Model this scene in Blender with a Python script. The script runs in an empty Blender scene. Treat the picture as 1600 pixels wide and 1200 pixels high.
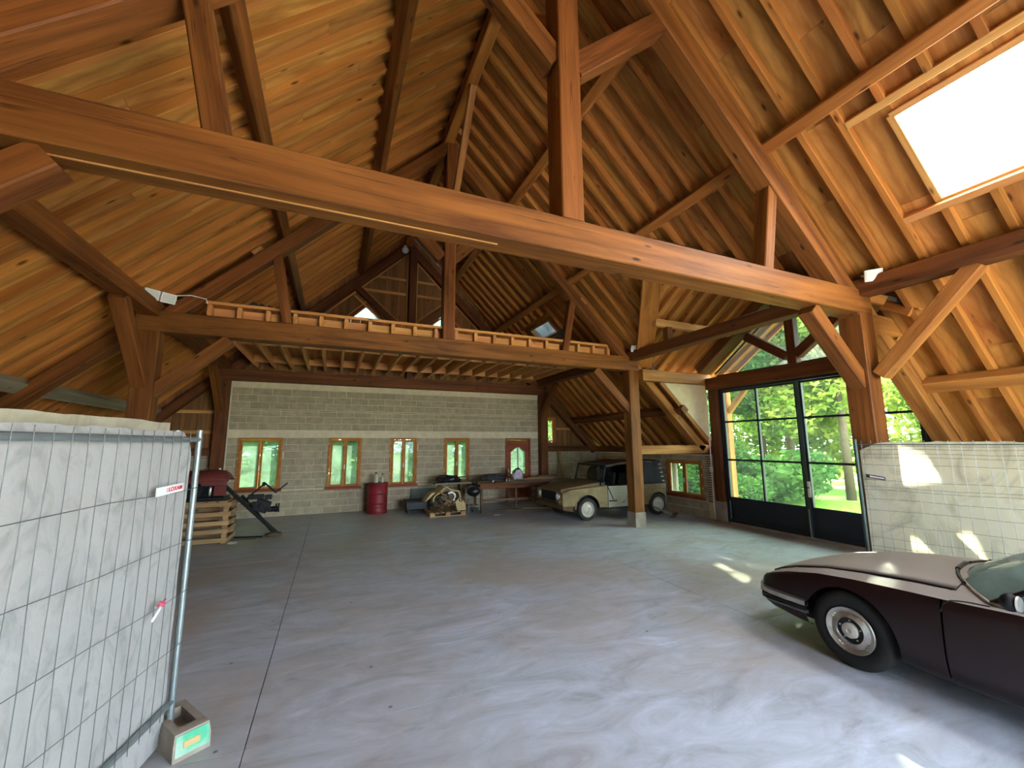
import bpy, bmesh, math, random
from mathutils import Vector, Matrix, noise as mnoise
V = Vector
random.seed(7)
scene = bpy.context.scene
COL = scene.collection

# ------------------------------------------------------------------ camera, sky, sun, exposure
def make_camera():
    yaw, pitch, roll, f = math.radians(23.391), math.radians(8.274), math.radians(-0.2346), 642.126
    fw = V((math.sin(yaw)*math.cos(pitch), math.cos(yaw)*math.cos(pitch), math.sin(pitch)))
    rt = V((math.cos(yaw), -math.sin(yaw), 0)); up = rt.cross(fw)
    rt2 = rt*math.cos(roll)+up*math.sin(roll); up2 = rt2.cross(fw)
    cd = bpy.data.cameras.new('camera'); cd.sensor_fit = 'HORIZONTAL'; cd.sensor_width = 36
    cd.lens = f/1600*36; cd.clip_start = 0.05; cd.clip_end = 400
    co = bpy.data.objects.new('camera', cd); COL.objects.link(co)
    m = Matrix((rt2, up2, -fw)).transposed().to_4x4(); m.translation = V((0, 0, 2.0)); co.matrix_world = m
    scene.camera = co
make_camera()
EXPOSURE = 3.85
SKY = 2.3
SUN = 7.0
SUN_DIR = V((1.0, .62, .86)).normalized()
w = bpy.data.worlds.new('sky'); scene.world = w; w.use_nodes = True
bg = w.node_tree.nodes['Background']; bg.inputs[0].default_value = (.68, .84, 1.0, 1); bg.inputs[1].default_value = SKY
sd = bpy.data.lights.new('sun', 'SUN'); sd.energy = SUN; sd.angle = math.radians(1.2); sd.color = (1, .93, .8)
so = bpy.data.objects.new('sun', sd); COL.objects.link(so); so.rotation_euler = SUN_DIR.to_track_quat('Z', 'Y').to_euler(); so.location = (30, 18, 26)
def portal(loc, look, sx, sy):      # guides sky light through an opening, gives off none of its own
    d = bpy.data.lights.new('portal', 'AREA'); d.shape = 'RECTANGLE'; d.size = sx; d.size_y = sy
    d.cycles.is_portal = True
    o = bpy.data.objects.new('portal', d); COL.objects.link(o); o.location = loc
    o.rotation_euler = (-V(look)).to_track_quat('Z', 'Y').to_euler()
portal((4.5, -3.35, 1.65), (0, 1, 0), 4.8, 3.3)
portal((-5.6, .8, .95), (1, 0, 0), 5.4, 1.3)
portal((9.65, .2, .85), (-1, 0, 0), 5.8, 1.5)
portal((6.3, -1.6, 5.35), (-.696, 0, -.718), 1.3, 1.3)
portal((9.6, 5.75, 2.4), (-1, 0, 0), 4.3, 4.8)
portal((6.3, 1.5, 5.35), (-.696, 0, -.718), 1.3, 1.3)
vs = scene.view_settings
scene.display_settings.display_device = 'sRGB'
vs.view_transform = 'Standard'; vs.look = 'None'; vs.gamma = 1; vs.use_curve_mapping = False; vs.exposure = EXPOSURE
cy = scene.cycles
cy.max_bounces = 9; cy.diffuse_bounces = 6; cy.glossy_bounces = 3; cy.transmission_bounces = 6; cy.transparent_max_bounces = 12
cy.caustics_reflective = False; cy.caustics_refractive = False; cy.use_denoising = True; cy.sample_clamp_indirect = 8

# ------------------------------------------------------------------ materials
def srgb(r, g, b):
    f = lambda c: (c/255/12.92 if c/255 <= .04045 else ((c/255+.055)/1.055)**2.4)
    return (f(r), f(g), f(b), 1)
class NT:
    def __init__(s, name):
        s.m = bpy.data.materials.new(name); s.m.use_nodes = True; s.t = s.m.node_tree
        s.p = s.t.nodes['Principled BSDF']; s.out = s.t.nodes['Material Output']
    def n(s, kind, **kw):
        x = s.t.nodes.new('ShaderNode'+kind)
        for k, v in kw.items():
            if hasattr(x, k) and k not in ('Scale',): setattr(x, k, v)
        return x
    def l(s, a, b): s.t.links.new(a, b)
    def coord(s, scale=(1, 1, 1), rnd=True, kind='Object'):
        tc = s.n('TexCoord'); mp = s.n('Mapping'); mp.inputs['Scale'].default_value = scale
        s.l(tc.outputs[kind], mp.inputs['Vector'])
        if rnd:
            oi = s.n('ObjectInfo'); mu = s.n('Math', operation='MULTIPLY'); mu.inputs[1].default_value = 61.7
            s.l(oi.outputs['Random'], mu.inputs[0]); s.l(mu.outputs[0], mp.inputs['Location'])
        return mp.outputs[0]
    def noise(s, vec, scale, detail=4, dist=0.0, rough=.55):
        x = s.n('TexNoise'); x.inputs['Scale'].default_value = scale; x.inputs['Detail'].default_value = detail
        x.inputs['Distortion'].default_value = dist; x.inputs['Roughness'].default_value = rough
        s.l(vec, x.inputs['Vector']); return x.outputs['Fac']
    def ramp(s, fac, stops):
        x = s.n('ValToRGB'); e = x.color_ramp.elements
        while len(e) < len(stops): e.new(.5)
        for i, (p, c) in enumerate(stops): e[i].position = p; e[i].color = c
        s.l(fac, x.inputs[0]); return x.outputs[0]
    def mix(s, fac, a, b, mode='MIX'):
        x = s.n('Mix', data_type='RGBA', blend_type=mode)
        for sock, val in ((x.inputs[0], fac), (x.inputs[6], a), (x.inputs[7], b)):
            if hasattr(val, 'is_linked'): s.l(val, sock)
            else: sock.default_value = val
        return x.outputs[2]
    def math(s, op, a, b=None):
        x = s.n('Math', operation=op)
        for sock, val in ((x.inputs[0], a), (x.inputs[1], b)):
            if val is None: continue
            if hasattr(val, 'is_linked'): s.l(val, sock)
            else: sock.default_value = val
        return x.outputs[0]
    def bump(s, h, strength=.2, dist=.01):
        b = s.n('Bump'); b.inputs['Strength'].default_value = strength; b.inputs['Distance'].default_value = dist
        s.l(h, b.inputs['Height']); s.l(b.outputs[0], s.p.inputs['Normal'])
    def base(s, c):
        if hasattr(c, 'is_linked'): s.l(c, s.p.inputs['Base Color'])
        else: s.p.inputs['Base Color'].default_value = c
    def set(s, rough=.6, metal=0., spec=.3):
        s.p.inputs['Roughness'].default_value = rough; s.p.inputs['Metallic'].default_value = metal
        s.p.inputs['Specular IOR Level'].default_value = spec; return s.m
def vary(t, col, amt=.25, hue=.02):
    oi = t.n('ObjectInfo'); hs = t.n('HueSaturation')
    v = t.n('MapRange'); v.inputs['To Min'].default_value = 1-amt; v.inputs['To Max'].default_value = 1+amt
    t.l(oi.outputs['Random'], v.inputs['Value']); t.l(v.outputs[0], hs.inputs['Value'])
    r2 = t.math('FRACT', t.math('MULTIPLY', oi.outputs['Random'], 37.3)); h = t.n('MapRange')
    h.inputs['To Min'].default_value = .5-hue; h.inputs['To Max'].default_value = .5+hue
    t.l(r2, h.inputs['Value']); t.l(h.outputs[0], hs.inputs['Hue']); t.l(col, hs.inputs['Color']); return hs.outputs[0]
def wood(name, dark, light, var=.15, stretch=(.5, 7, 7), dist=.5, knots=.9, rough=.62, hue=.008, swirl=0.0, cracks=0.0, vert=False):
    t = NT(name); c = t.coord(stretch)
    n1 = t.noise(c, 1.0, 6, dist); n2 = t.noise(t.coord((55, 55, 1.2) if vert else (1.2, 55, 55)), 1.0, 3, .2)
    mid = tuple((a+b)/2 for a, b in zip(dark, light))
    col = t.ramp(n1, [(.28, dark), (.5, mid), (.72, light)])
    col = t.mix(t.math('MULTIPLY', n2, .35), col, tuple(x*.55 for x in dark[:3])+(1,))
    if swirl:
        wv = t.n('TexWave', wave_type='RINGS'); wv.inputs['Scale'].default_value = 1.1; wv.inputs['Distortion'].default_value = 9
        wv.inputs['Detail'].default_value = 3; wv.inputs['Detail Scale'].default_value = .8
        t.l(t.coord((.8, 2.6, 2.6)), wv.inputs['Vector'])
        col = t.mix(t.math('MULTIPLY', t.math('POWER', wv.outputs['Fac'], 3.0), swirl), col, dark)
    if cracks:      # long drying checks and darker weather stains
        cn = t.noise(t.coord((.22, 14, 14)), 1.0, 3, .6); ck = t.ramp(cn, [(.0, (0, 0, 0, 1)), (.488, (0, 0, 0, 1)), (.5, (cracks,)*3+(1,)), (.512, (0, 0, 0, 1))])
        sn = t.noise(t.coord((.5, 1.6, 1.6)), 1.3, 6, .8); col = t.mix(t.ramp(sn, [(.5, (0, 0, 0, 1)), (.75, (.6, .6, .6, 1))]), col, tuple(x*.6 for x in dark[:3])+(1,))
        col = t.mix(t.math('MULTIPLY', ck, t.ramp(sn, [(.35, (0, 0, 0, 1)), (.55, (1, 1, 1, 1))])), col, tuple(x*.3 for x in dark[:3])+(1,))
    if knots:
        vo = t.n('TexVoronoi'); vo.inputs['Scale'].default_value = 1.0; t.l(t.coord((5, 5, 1.6) if vert else (1.6, 5, 5)), vo.inputs['Vector'])
        k = t.ramp(vo.outputs['Distance'], [(.05, (knots,)*3+(1,)), (.12, (0, 0, 0, 1))])
        col = t.mix(k, col, tuple(x*.22 for x in dark[:3])+(1,))
    t.base(vary(t, col, var, hue)); t.bump(n1, .25, .006); return t.set(rough, 0, .25)
def plain(name, c, rough=.6, metal=0., spec=.3, var=0.0, mott=.0, mscale=6, mcol=None, bump=0):
    t = NT(name)
    col = c
    if mott:
        n = t.noise(t.coord((1, 1, 1)), mscale, 5, .4)
        r = t.ramp(n, [(.38, (0, 0, 0, 1)), (.68, (mott,)*3+(1,))])
        col = t.mix(r, c, mcol or tuple(x*.45 for x in c[:3])+(1,))
        if bump: t.bump(n, bump, .01)
    if var and hasattr(col, 'is_linked'): col = vary(t, col, var, .01)
    t.base(col); return t.set(rough, metal, spec)
M = {}
M['tie'] = wood('oak_stained', srgb(88, 45, 17), srgb(158, 98, 44), .10, (.35, 6, 6), 1.2, .9, .62, .004, 0, .8)
M['pine'] = wood('pine_beam', srgb(136, 84, 36), srgb(200, 138, 70), .10, (.5, 7, 7), .8, .9, .62, .004, 0, .6)
M['rafter'] = wood('pine_rafter', srgb(148, 88, 36), srgb(208, 140, 68), .13, (.5, 7, 7), .7, .9, .62, .005)
M['panel'] = wood('plywood_sheet', srgb(146, 90, 38), srgb(220, 160, 86), .16, (.7, 3.2, 3.2), 1.6, .9, .7, .007, .6)
M['darkwood'] = wood('dark_red_oak', srgb(78, 42, 20), srgb(136, 80, 40), .10, (.4, 7, 7), .8, .9, .62, .005, 0, .7)
M['board'] = wood('gable_board', srgb(104, 68, 38), srgb(164, 116, 70), .2, (9, 9, .5), vert=True)
M['loft'] = wood('honey_pine', srgb(176, 118, 62), srgb(226, 168, 104), .08)
M['greywood'] = wood('weathered_purlin', srgb(126, 112, 94), srgb(178, 162, 138), .08)
M['pallet'] = wood('pallet_wood', srgb(136, 104, 68), srgb(196, 156, 108), .16)
M['frame'] = wood('varnished_frame', srgb(160, 96, 40), srgb(206, 138, 66), .06, knots=0)
M['redoor'] = wood('red_varnish', srgb(122, 60, 36), srgb(172, 96, 60), .04, knots=0)
M['oldplank'] = wood('old_plank', srgb(62, 46, 34), srgb(128, 100, 74), .25)

def block_mat(name, c1, c2, var):
    t = NT(name); n = t.noise(t.coord((1, 1, 1)), 5, 5, .3); f = t.noise(t.coord((1, 1, 1)), 70, 2)
    col = t.ramp(n, [(.3, c1), (.7, c2)]); col = t.mix(t.math('MULTIPLY', f, .3), col, tuple(x*.5 for x in c1[:3])+(1,))
    t.base(vary(t, col, var, .006)); t.bump(f, .4, .006); return t.set(.92, 0, .15)
M['block'] = block_mat('concrete_block', srgb(164, 150, 124), srgb(192, 176, 148), .08)
M['mortar'] = block_mat('mortar', srgb(214, 200, 168), srgb(236, 222, 192), 0)
M['concrete'] = block_mat('rough_concrete', srgb(140, 130, 118), srgb(176, 164, 148), .05)
M['brick'] = block_mat('old_brick', srgb(122, 84, 68), srgb(156, 112, 92), .15)
M['plaster'] = block_mat('plaster_board', srgb(206, 186, 150), srgb(222, 204, 170), .03)
M['stone'] = block_mat('pale_rendering', srgb(196, 180, 160), srgb(216, 204, 186), .05)

def floor_mat():
    t = NT('floor_concrete'); c = t.coord((1, 1, 1), False)
    big = t.noise(c, .5, 6, .9, .6); mid = t.noise(t.coord((.8, 1.9, 1), False), 1.6, 10, 1.2, .68)
    col = t.ramp(mid, [(.3, srgb(142, 142, 146)), (.44, srgb(162, 166, 174)), (.58, srgb(176, 181, 192)), (.74, srgb(198, 204, 216))])
    col = t.mix(t.ramp(big, [(.44, (0, 0, 0, 1)), (.66, (.7, .7, .7, 1))]), col, srgb(160, 146, 132))
    st = t.noise(t.coord((.9, 2.4, 1), False), 1.5, 8, .5, .66)
    col = t.mix(t.ramp(st, [(.63, (0, 0, 0, 1)), (.74, (.6, .6, .6, 1))]), col, srgb(112, 106, 100))
    sc = t.noise(t.coord((1.2, 7, 1), False), 4, 8, 1.5, .7)
    col = t.mix(t.ramp(sc, [(.62, (0, 0, 0, 1)), (.7, (.4, .4, .4, 1))]), col, srgb(204, 206, 210))
    sp = t.n('TexVoronoi'); sp.inputs['Scale'].default_value = 2.6; t.l(c, sp.inputs['Vector'])
    col = t.mix(t.ramp(sp.outputs['Distance'], [(.028, (.8, .8, .8, 1)), (.05, (0, 0, 0, 1))]), col, srgb(78, 72, 66))
    t.base(col); ro = t.n('MapRange'); ro.inputs['To Min'].default_value = .36; ro.inputs['To Max'].default_value = .6
    t.l(mid, ro.inputs['Value']); t.l(ro.outputs[0], t.p.inputs['Roughness']); t.bump(mid, .05, .01)
    t.p.inputs['Specular IOR Level'].default_value = .4; return t.m
M['floor'] = floor_mat()
M['joint'] = plain('joint_gap', srgb(70, 64, 60), .9)

def glass_mat(name, haze=0.0, tint=(.93, .97, .96, 1), hazecol=(.8, .86, .84, 1), gloss=.09, diff=0):
    t = NT(name); tr = t.n('BsdfTransparent'); tr.inputs[0].default_value = tint
    gl = t.n('BsdfGlossy'); gl.inputs['Roughness'].default_value = .02
    mx = t.n('MixShader'); fr = t.n('Fresnel'); fr.inputs[0].default_value = 1.3
    t.l(fr.outputs[0], mx.inputs[0]); t.l(tr.outputs[0], mx.inputs[1]); t.l(gl.outputs[0], mx.inputs[2]); last = mx
    if haze:
        tl = t.n('BsdfTranslucent'); tl.inputs[0].default_value = hazecol; m2 = t.n('MixShader')
        n = t.noise(t.coord((1, 1, 1)), 2.5, 5, .5); r = t.ramp(n, [(.3, (haze*.4,)*3+(1,)), (.75, (haze*1.4,)*3+(1,))])
        t.l(r, m2.inputs[0]); t.l(mx.outputs[0], m2.inputs[1]); t.l(tl.outputs[0], m2.inputs[2]); last = m2
        if diff:
            df_ = t.n('BsdfDiffuse'); df_.inputs[0].default_value = hazecol; t.l(df_.outputs[0], m2.inputs[2])
    t.l(last.outputs[0], t.out.inputs[0]); return t.m
M['glass'] = glass_mat('dimmed_dusty_door_glass', .011, (.78, .82, .70, 1))  # tint put in to dim the bright garden; the faint haze is dust
M['hazy'] = glass_mat('hazy_window_glass', .5, (.32, .38, .33, 1), (.19, .26, .21, 1))
M['carglass'] = glass_mat('tinted_windscreen', .42, (.35, .5, .46, 1), (.30, .44, .40, 1), .09, 1)
M['clear'] = glass_mat('clear_glass', .02, (.62, .68, .64, 1))
M['dimglass'] = glass_mat('dimmed_skylight_glass', .02, (.13, .155, .17, 1))  # dark tint put in to cut the sun glow around the small skylight
M['skyglass'] = glass_mat('diffusing_skylight_glass', .62, (.95, .98, 1, 1), (.95, .97, 1, 1))  # haze put in to spread the sun into an even white glow

def cloth(name, c1, c2, trans=.45, scale=3.0, tcol=None):
    t = NT(name); n = t.noise(t.coord((1, 1.6, 1)), scale, 7, 2.2, .6); col = t.ramp(n, [(.3, c1), (.52, c2), (.75, tuple(x*.93 for x in c2[:3])+(1,))])
    t.base(col); t.bump(n, .22, .03); t.set(.6, 0, .3)
    tl = t.n('BsdfTranslucent'); t.l(col, tl.inputs[0]); mx = t.n('MixShader'); mx.inputs[0].default_value = trans
    t.l(t.p.outputs[0], mx.inputs[1]); t.l(tl.outputs[0], mx.inputs[2]); t.l(mx.outputs[0], t.out.inputs[0]); return t.m
M['tarp'] = cloth('white_plastic_sheet', srgb(162, 162, 159), srgb(190, 189, 186), .3, 3.4)
M['tarp2'] = cloth('cream_plastic_sheet', srgb(176, 166, 146), srgb(212, 202, 182), .5, 1.6)
M['steel'] = plain('galvanised_steel', srgb(150, 160, 160), .45, .7, .5, mott=.3, mscale=9)
M['wire'] = plain('mesh_wire', srgb(104, 106, 104), .5, .5, .4)
M['darksteel'] = plain('green_grey_post', srgb(70, 86, 80), .5, .3)
M['navy'] = plain('navy_door_paint', srgb(26, 32, 44), .45, 0, .45, mott=.3, mscale=3, mcol=srgb(40, 46, 56))
M['black'] = plain('black_iron', srgb(24, 24, 26), .5, .2, .4)
M['blackplastic'] = plain('black_plastic', srgb(22, 24, 28), .28, 0, .6)
M['tyre_black'] = plain('dark_rubber', srgb(24, 23, 22), .75, mott=.4, mscale=8, mcol=srgb(44, 40, 36))
M['rubber'] = plain('old_rubber', srgb(36, 34, 32), .8, mott=.5, mscale=8, mcol=srgb(72, 66, 58))
M['chrome'] = plain('worn_chrome', srgb(196, 192, 184), .3, .85, .5, mott=.5, mscale=14, mcol=srgb(120, 104, 84))
M['silver'] = plain('silver_wheel_paint', srgb(186, 180, 168), .45, .2, .4, mott=.35, mscale=12, mcol=srgb(128, 110, 88))
M['white'] = plain('white_plastic', srgb(226, 226, 222), .4)
M['lamp'] = plain('floodlight_glass', srgb(206, 210, 206), .15, 0, .6)
M['red'] = plain('rusty_red_paint', srgb(140, 30, 34), .5, 0, .4, mott=.7, mscale=4, mcol=srgb(88, 28, 26))
M['redsign'] = plain('red_lettering', srgb(196, 30, 56), .5)
M['oldred'] = plain('faded_red_paint', srgb(112, 48, 42), .55, 0, .35, mott=.5, mscale=7)
M['greenpaint'] = plain('green_paint', srgb(80, 176, 134), .75, mott=.8, mscale=7, mcol=srgb(190, 196, 182))
M['tan'] = plain('tan_fibreglass', srgb(196, 168, 112), .6, mott=.4, mscale=5, mcol=srgb(140, 112, 74))
M['mehari'] = plain('tan_abs_plastic', srgb(138, 120, 84), .6, 0, .3, mott=.6, mscale=3, mcol=srgb(98, 80, 52))
M['mehari_hood'] = plain('dusty_brown_bonnet', srgb(104, 82, 54), .65, 0, .25, mott=.4, mscale=4)
M['mehari_side'] = plain('pale_grey_ribbed_plastic', srgb(172, 168, 152), .5, 0, .3, mott=.35, mscale=3, mcol=srgb(150, 142, 122))
M['canvas'] = plain('dark_grey_canvas', srgb(66, 66, 68), .85, 0, .15, mott=.4, mscale=6)
M['canvas_top'] = plain('dusty_canvas_top', srgb(96, 84, 80), .9, 0, .1, mott=.3, mscale=5)
M['lens'] = plain('amber_lens', srgb(200, 90, 30), .2, 0, .6)
M['greenplank'] = plain('grey_green_sheet', srgb(104, 116, 108), .7, mott=.4, mscale=4)
M['pinkbag'] = plain('pale_pink_plastic', srgb(206, 192, 202), .5, mott=.4, mscale=9)
M['pinktape'] = plain('pink_ribbon', srgb(220, 96, 120), .6)
M['rust'] = plain('rusty_scrap', srgb(92, 74, 56), .8, mott=.7, mscale=12, mcol=srgb(48, 38, 30))
M['cardboard'] = plain('brown_cardboard', srgb(120, 98, 76), .9, mott=.3, mscale=5)
M['bottle'] = plain('white_dirty_bottle', srgb(190, 178, 156), .5, mott=.4, mscale=10)
M['slate'] = plain('roof_sheet', srgb(74, 66, 60), .9)

def car_paint():        # settled dust lies on whatever faces up
    t = NT('dusty_maroon_paint'); g = t.n('NewGeometry'); sx = t.n('SeparateXYZ'); t.l(g.outputs['Normal'], sx.inputs[0])
    n = t.noise(t.coord((1, 1, 1)), 2.2, 6, .6)
    d = t.n('MapRange'); d.inputs['From Min'].default_value = .45; d.inputs['From Max'].default_value = .95; t.l(sx.outputs[2], d.inputs['Value'])
    fac = t.math('MULTIPLY', d.outputs[0], t.math('ADD', t.math('MULTIPLY', n, .35), .62))
    col = t.mix(fac, srgb(30, 15, 16), srgb(152, 142, 132)); t.base(col)
    ro = t.n('MapRange'); ro.inputs['To Min'].default_value = .28; ro.inputs['To Max'].default_value = .8; t.l(fac, ro.inputs['Value'])
    t.l(ro.outputs[0], t.p.inputs['Roughness']); t.p.inputs['Specular IOR Level'].default_value = .4
    return t.m
M['maroon'] = car_paint()
def leaf_mat(name, c1, c2):
    t = NT(name); n = t.noise(t.coord((1, 1, 1)), 1.1, 3, .2); col = t.ramp(n, [(.35, c1), (.65, c2)])
    t.base(col); t.set(.6, 0, .2); tl = t.n('BsdfTranslucent'); t.l(col, tl.inputs[0]); mx = t.n('MixShader'); mx.inputs[0].default_value = .5
    t.l(t.p.outputs[0], mx.inputs[1]); t.l(tl.outputs[0], mx.inputs[2]); t.l(mx.outputs[0], t.out.inputs[0]); return t.m
M['leaf1'] = leaf_mat('bright_leaf', srgb(98, 132, 42), srgb(186, 194, 92))
M['leaf2'] = leaf_mat('green_leaf', srgb(78, 120, 34), srgb(150, 178, 60))
M['leaf3'] = leaf_mat('bluish_leaf', srgb(50, 88, 34), srgb(100, 136, 64))
M['bark'] = plain('bark', srgb(92, 76, 60), .9, mott=.5, mscale=8)
def ground_mat():
    t = NT('lawn_and_gravel'); c = t.coord((1, 1, 1), False); n = t.noise(c, .28, 5, .5); f = t.noise(c, 9, 4)
    g = t.ramp(f, [(.3, srgb(72, 108, 34)), (.7, srgb(124, 158, 54))]); s = t.ramp(f, [(.3, srgb(120, 100, 78)), (.7, srgb(156, 132, 104))])
    t.base(t.mix(t.ramp(n, [(.5, (0, 0, 0, 1)), (.6, (1, 1, 1, 1))]), g, s)); return t.set(.95, 0, .1)
M['ground'] = ground_mat()

# ------------------------------------------------------------------ helpers
POS = {}
def link(o, parent=None, mw=None):
    COL.objects.link(o)
    mw = mw or Matrix.Identity(4)
    if parent:
        o.parent = parent; o.matrix_local = POS[parent.name].inverted() @ mw
    else: o.matrix_local = mw
    POS[o.name] = mw; return o
def tag(o, label=None, cat=None, group=None, kind=None):
    for k, v in (('label', label), ('category', cat), ('group', group), ('kind', kind)):
        if v: o[k] = v
    return o
def thing(name, label, cat, loc=(0, 0, 0), rotz=0., group=None, kind=None):
    o = bpy.data.objects.new(name, None); o.empty_display_size = .1
    link(o, None, Matrix.Translation(V(loc)) @ Matrix.Rotation(rotz, 4, 'Z')); return tag(o, label, cat, group, kind)
class MB:
    def __init__(s): s.v = []; s.f = []
    def add(s, vs, fs):
        b = len(s.v); s.v += [V(x) for x in vs]; s.f += [tuple(i+b for i in f) for f in fs]; return s
    def hexa(s, p):   # 4 bottom ccw, 4 top
        return s.add(p, [(3, 2, 1, 0), (4, 5, 6, 7), (0, 1, 5, 4), (1, 2, 6, 5), (2, 3, 7, 6), (3, 0, 4, 7)])
    def box(s, x0, x1, y0, y1, z0, z1):
        return s.hexa([(x0, y0, z0), (x1, y0, z0), (x1, y1, z0), (x0, y1, z0), (x0, y0, z1), (x1, y0, z1), (x1, y1, z1), (x0, y1, z1)])
    def prism(s, poly, off):
        n = len(poly); off = V(off); p = [V(x) for x in poly]
        return s.add(p+[x+off for x in p], [tuple(range(n))[::-1], tuple(range(n, 2*n))]+[(i, (i+1) % n, n+(i+1) % n, n+i) for i in range(n)])
    def frame(s, d):
        d = V(d).normalized(); a = V((0, 0, 1)) if abs(d.z) < .9 else V((1, 0, 0)); u = d.cross(a).normalized(); return u, d.cross(u)
    def tube(s, pts, r, n=8, r1=None, caps=True):
        pts = [V(p) for p in pts]; rows = []; m = len(pts)
        for i, p in enumerate(pts):
            d = (pts[min(i+1, m-1)]-pts[max(i-1, 0)]); u, w_ = s.frame(d); rr = r if r1 is None else r+(r1-r)*i/(m-1)
            rows.append([p+(u*math.cos(2*math.pi*k/n)+w_*math.sin(2*math.pi*k/n))*rr for k in range(n)])
        b = len(s.v); s.v += [q for row in rows for q in row]
        for i in range(m-1):
            for k in range(n): s.f.append((b+i*n+k, b+i*n+(k+1) % n, b+(i+1)*n+(k+1) % n, b+(i+1)*n+k))
        if caps: s.f.append(tuple(b+k for k in range(n))[::-1]); s.f.append(tuple(b+(m-1)*n+k for k in range(n)))
        return s
    def lathe(s, prof, n=24, c=(0, 0, 0), axis='Z', cap=False):     # prof: (radius, height)
        c = V(c); b = len(s.v)
        for r, h in prof:
            for k in range(n):
                a = 2*math.pi*k/n; x, y = r*math.cos(a), r*math.sin(a)
                s.v.append(c+(V((x, y, h)) if axis == 'Z' else V((h, x, y)) if axis == 'X' else V((y, h, x))))
        for i in range(len(prof)-1):
            for k in range(n): s.f.append((b+i*n+k, b+i*n+(k+1) % n, b+(i+1)*n+(k+1) % n, b+(i+1)*n+k))
        m = len(prof)-1
        if not cap: return s
        if prof[0][0] > 1e-4: s.f.append(tuple(b+k for k in range(n))[::-1])
        if prof[m][0] > 1e-4: s.f.append(tuple(b+m*n+k for k in range(n)))
        return s
    def grid(s, rows, closed=False):
        b = len(s.v); n = len(rows[0]); s.v += [V(p) for r in rows for p in r]
        for i in range(len(rows)-1):
            for k in range(n if closed else n-1):
                s.f.append((b+i*n+k, b+i*n+(k+1) % n, b+(i+1)*n+(k+1) % n, b+(i+1)*n+k))
        return s
    def blob(s, c, r, seg=10, jit=.15, seed=0, flat=None):
        c = V(c); r = V(r) if hasattr(r, '__len__') else V((r, r, r)); rows = []
        for i in range(seg+1):
            th = math.pi*i/seg; row = []
            for k in range(seg*2):
                ph = math.pi*k/seg; d = V((math.sin(th)*math.cos(ph), math.sin(th)*math.sin(ph), math.cos(th)))
                j = 1+jit*mnoise.noise(d*2.1+V((seed*3.7, seed, 0)))*1.6
                p = V((d.x*r.x*j, d.y*r.y*j, d.z*r.z*j))
                if flat is not None: p.z = max(p.z, flat)
                row.append(c+p)
            rows.append(row)
        return s.grid(rows, True)
    def build(s, name, mat, parent=None, smooth=False, loc=None, bevel=0., solid=0., sub=0):
        mw = POS[parent.name] if parent else Matrix.Translation(V(loc)) if loc else Matrix.Identity(4)
        inv = mw.inverted(); me = bpy.data.meshes.new(name)
        me.from_pydata([inv @ p for p in s.v], [], s.f); me.materials.append(M[mat] if isinstance(mat, str) else mat)
        bm = bmesh.new(); bm.from_mesh(me); bmesh.ops.remove_doubles(bm, verts=bm.verts, dist=1e-5)
        bmesh.ops.recalc_face_normals(bm, faces=bm.faces); bm.to_mesh(me); bm.free()
        o = bpy.data.objects.new(name, me); link(o, parent, mw)
        if smooth:
            for p in me.polygons: p.use_smooth = True
            if smooth == 2: me.set_sharp_from_angle(angle=math.radians(38))
        if solid: md = o.modifiers.new('thick', 'SOLIDIFY'); md.thickness = solid
        if bevel: md = o.modifiers.new('edge', 'BEVEL'); md.width = bevel; md.segments = 2; md.limit_method = 'ANGLE'
        if sub: md = o.modifiers.new('sub', 'SUBSURF'); md.levels = sub; md.render_levels = sub
        return o
BEAMS = {}
def beam(name, p0, p1, w_, h, mat, parent=None, up=(0, 0, 1), ch=.012, label=None):
    """squared timber from p0 to p1 (centre line), local X along it; chamfered arrises; equal ones share mesh data"""
    p0, p1 = V(p0), V(p1); L = (p1-p0).length; x = (p1-p0)/L; u = V(up); y = u.cross(x).normalized(); z = x.cross(y)
    key = (round(L, 3), round(w_, 3), round(h, 3), mat)
    if key not in BEAMS:
        c = min(ch, w_*.2, h*.2); a, b = w_/2, h/2
        sec = [(-a+c, -b), (a-c, -b), (a, -b+c), (a, b-c), (a-c, b), (-a+c, b), (-a, b-c), (-a, -b+c)]
        vs_ = [(e, q[0], q[1]) for e in (-L/2, L/2) for q in sec]
        fs = [tuple(range(8))[::-1], tuple(range(8, 16))]+[(i, (i+1) % 8, 8+(i+1) % 8, 8+i) for i in range(8)]
        me = bpy.data.meshes.new(name); me.from_pydata(vs_, [], fs); me.materials.append(M[mat]); BEAMS[key] = me
    o = bpy.data.objects.new(name, BEAMS[key])
    m = Matrix((x, y, z)).transposed().to_4x4(); m.translation = (p0+p1)/2
    link(o, parent, m); 
    if label: o['label'] = label
    return o
def rect_holes(mb, x0, x1, z0, z1, holes, fn):
    xs = sorted({x0, x1, *[h[0] for h in holes if x0 < h[0] < x1], *[h[1] for h in holes if x0 < h[1] < x1]})
    zs = sorted({z0, z1, *[h[2] for h in holes if z0 < h[2] < z1], *[h[3] for h in holes if z0 < h[3] < z1]})
    for i in range(len(xs)-1):
        for j in range(len(zs)-1):
            cx, cz = (xs[i]+xs[i+1])/2, (zs[j]+zs[j+1])/2
            if any(h[0] < cx < h[1] and h[2] < cz < h[3] for h in holes): continue
            fn(mb, xs[i], xs[i+1], zs[j], zs[j+1])
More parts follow.
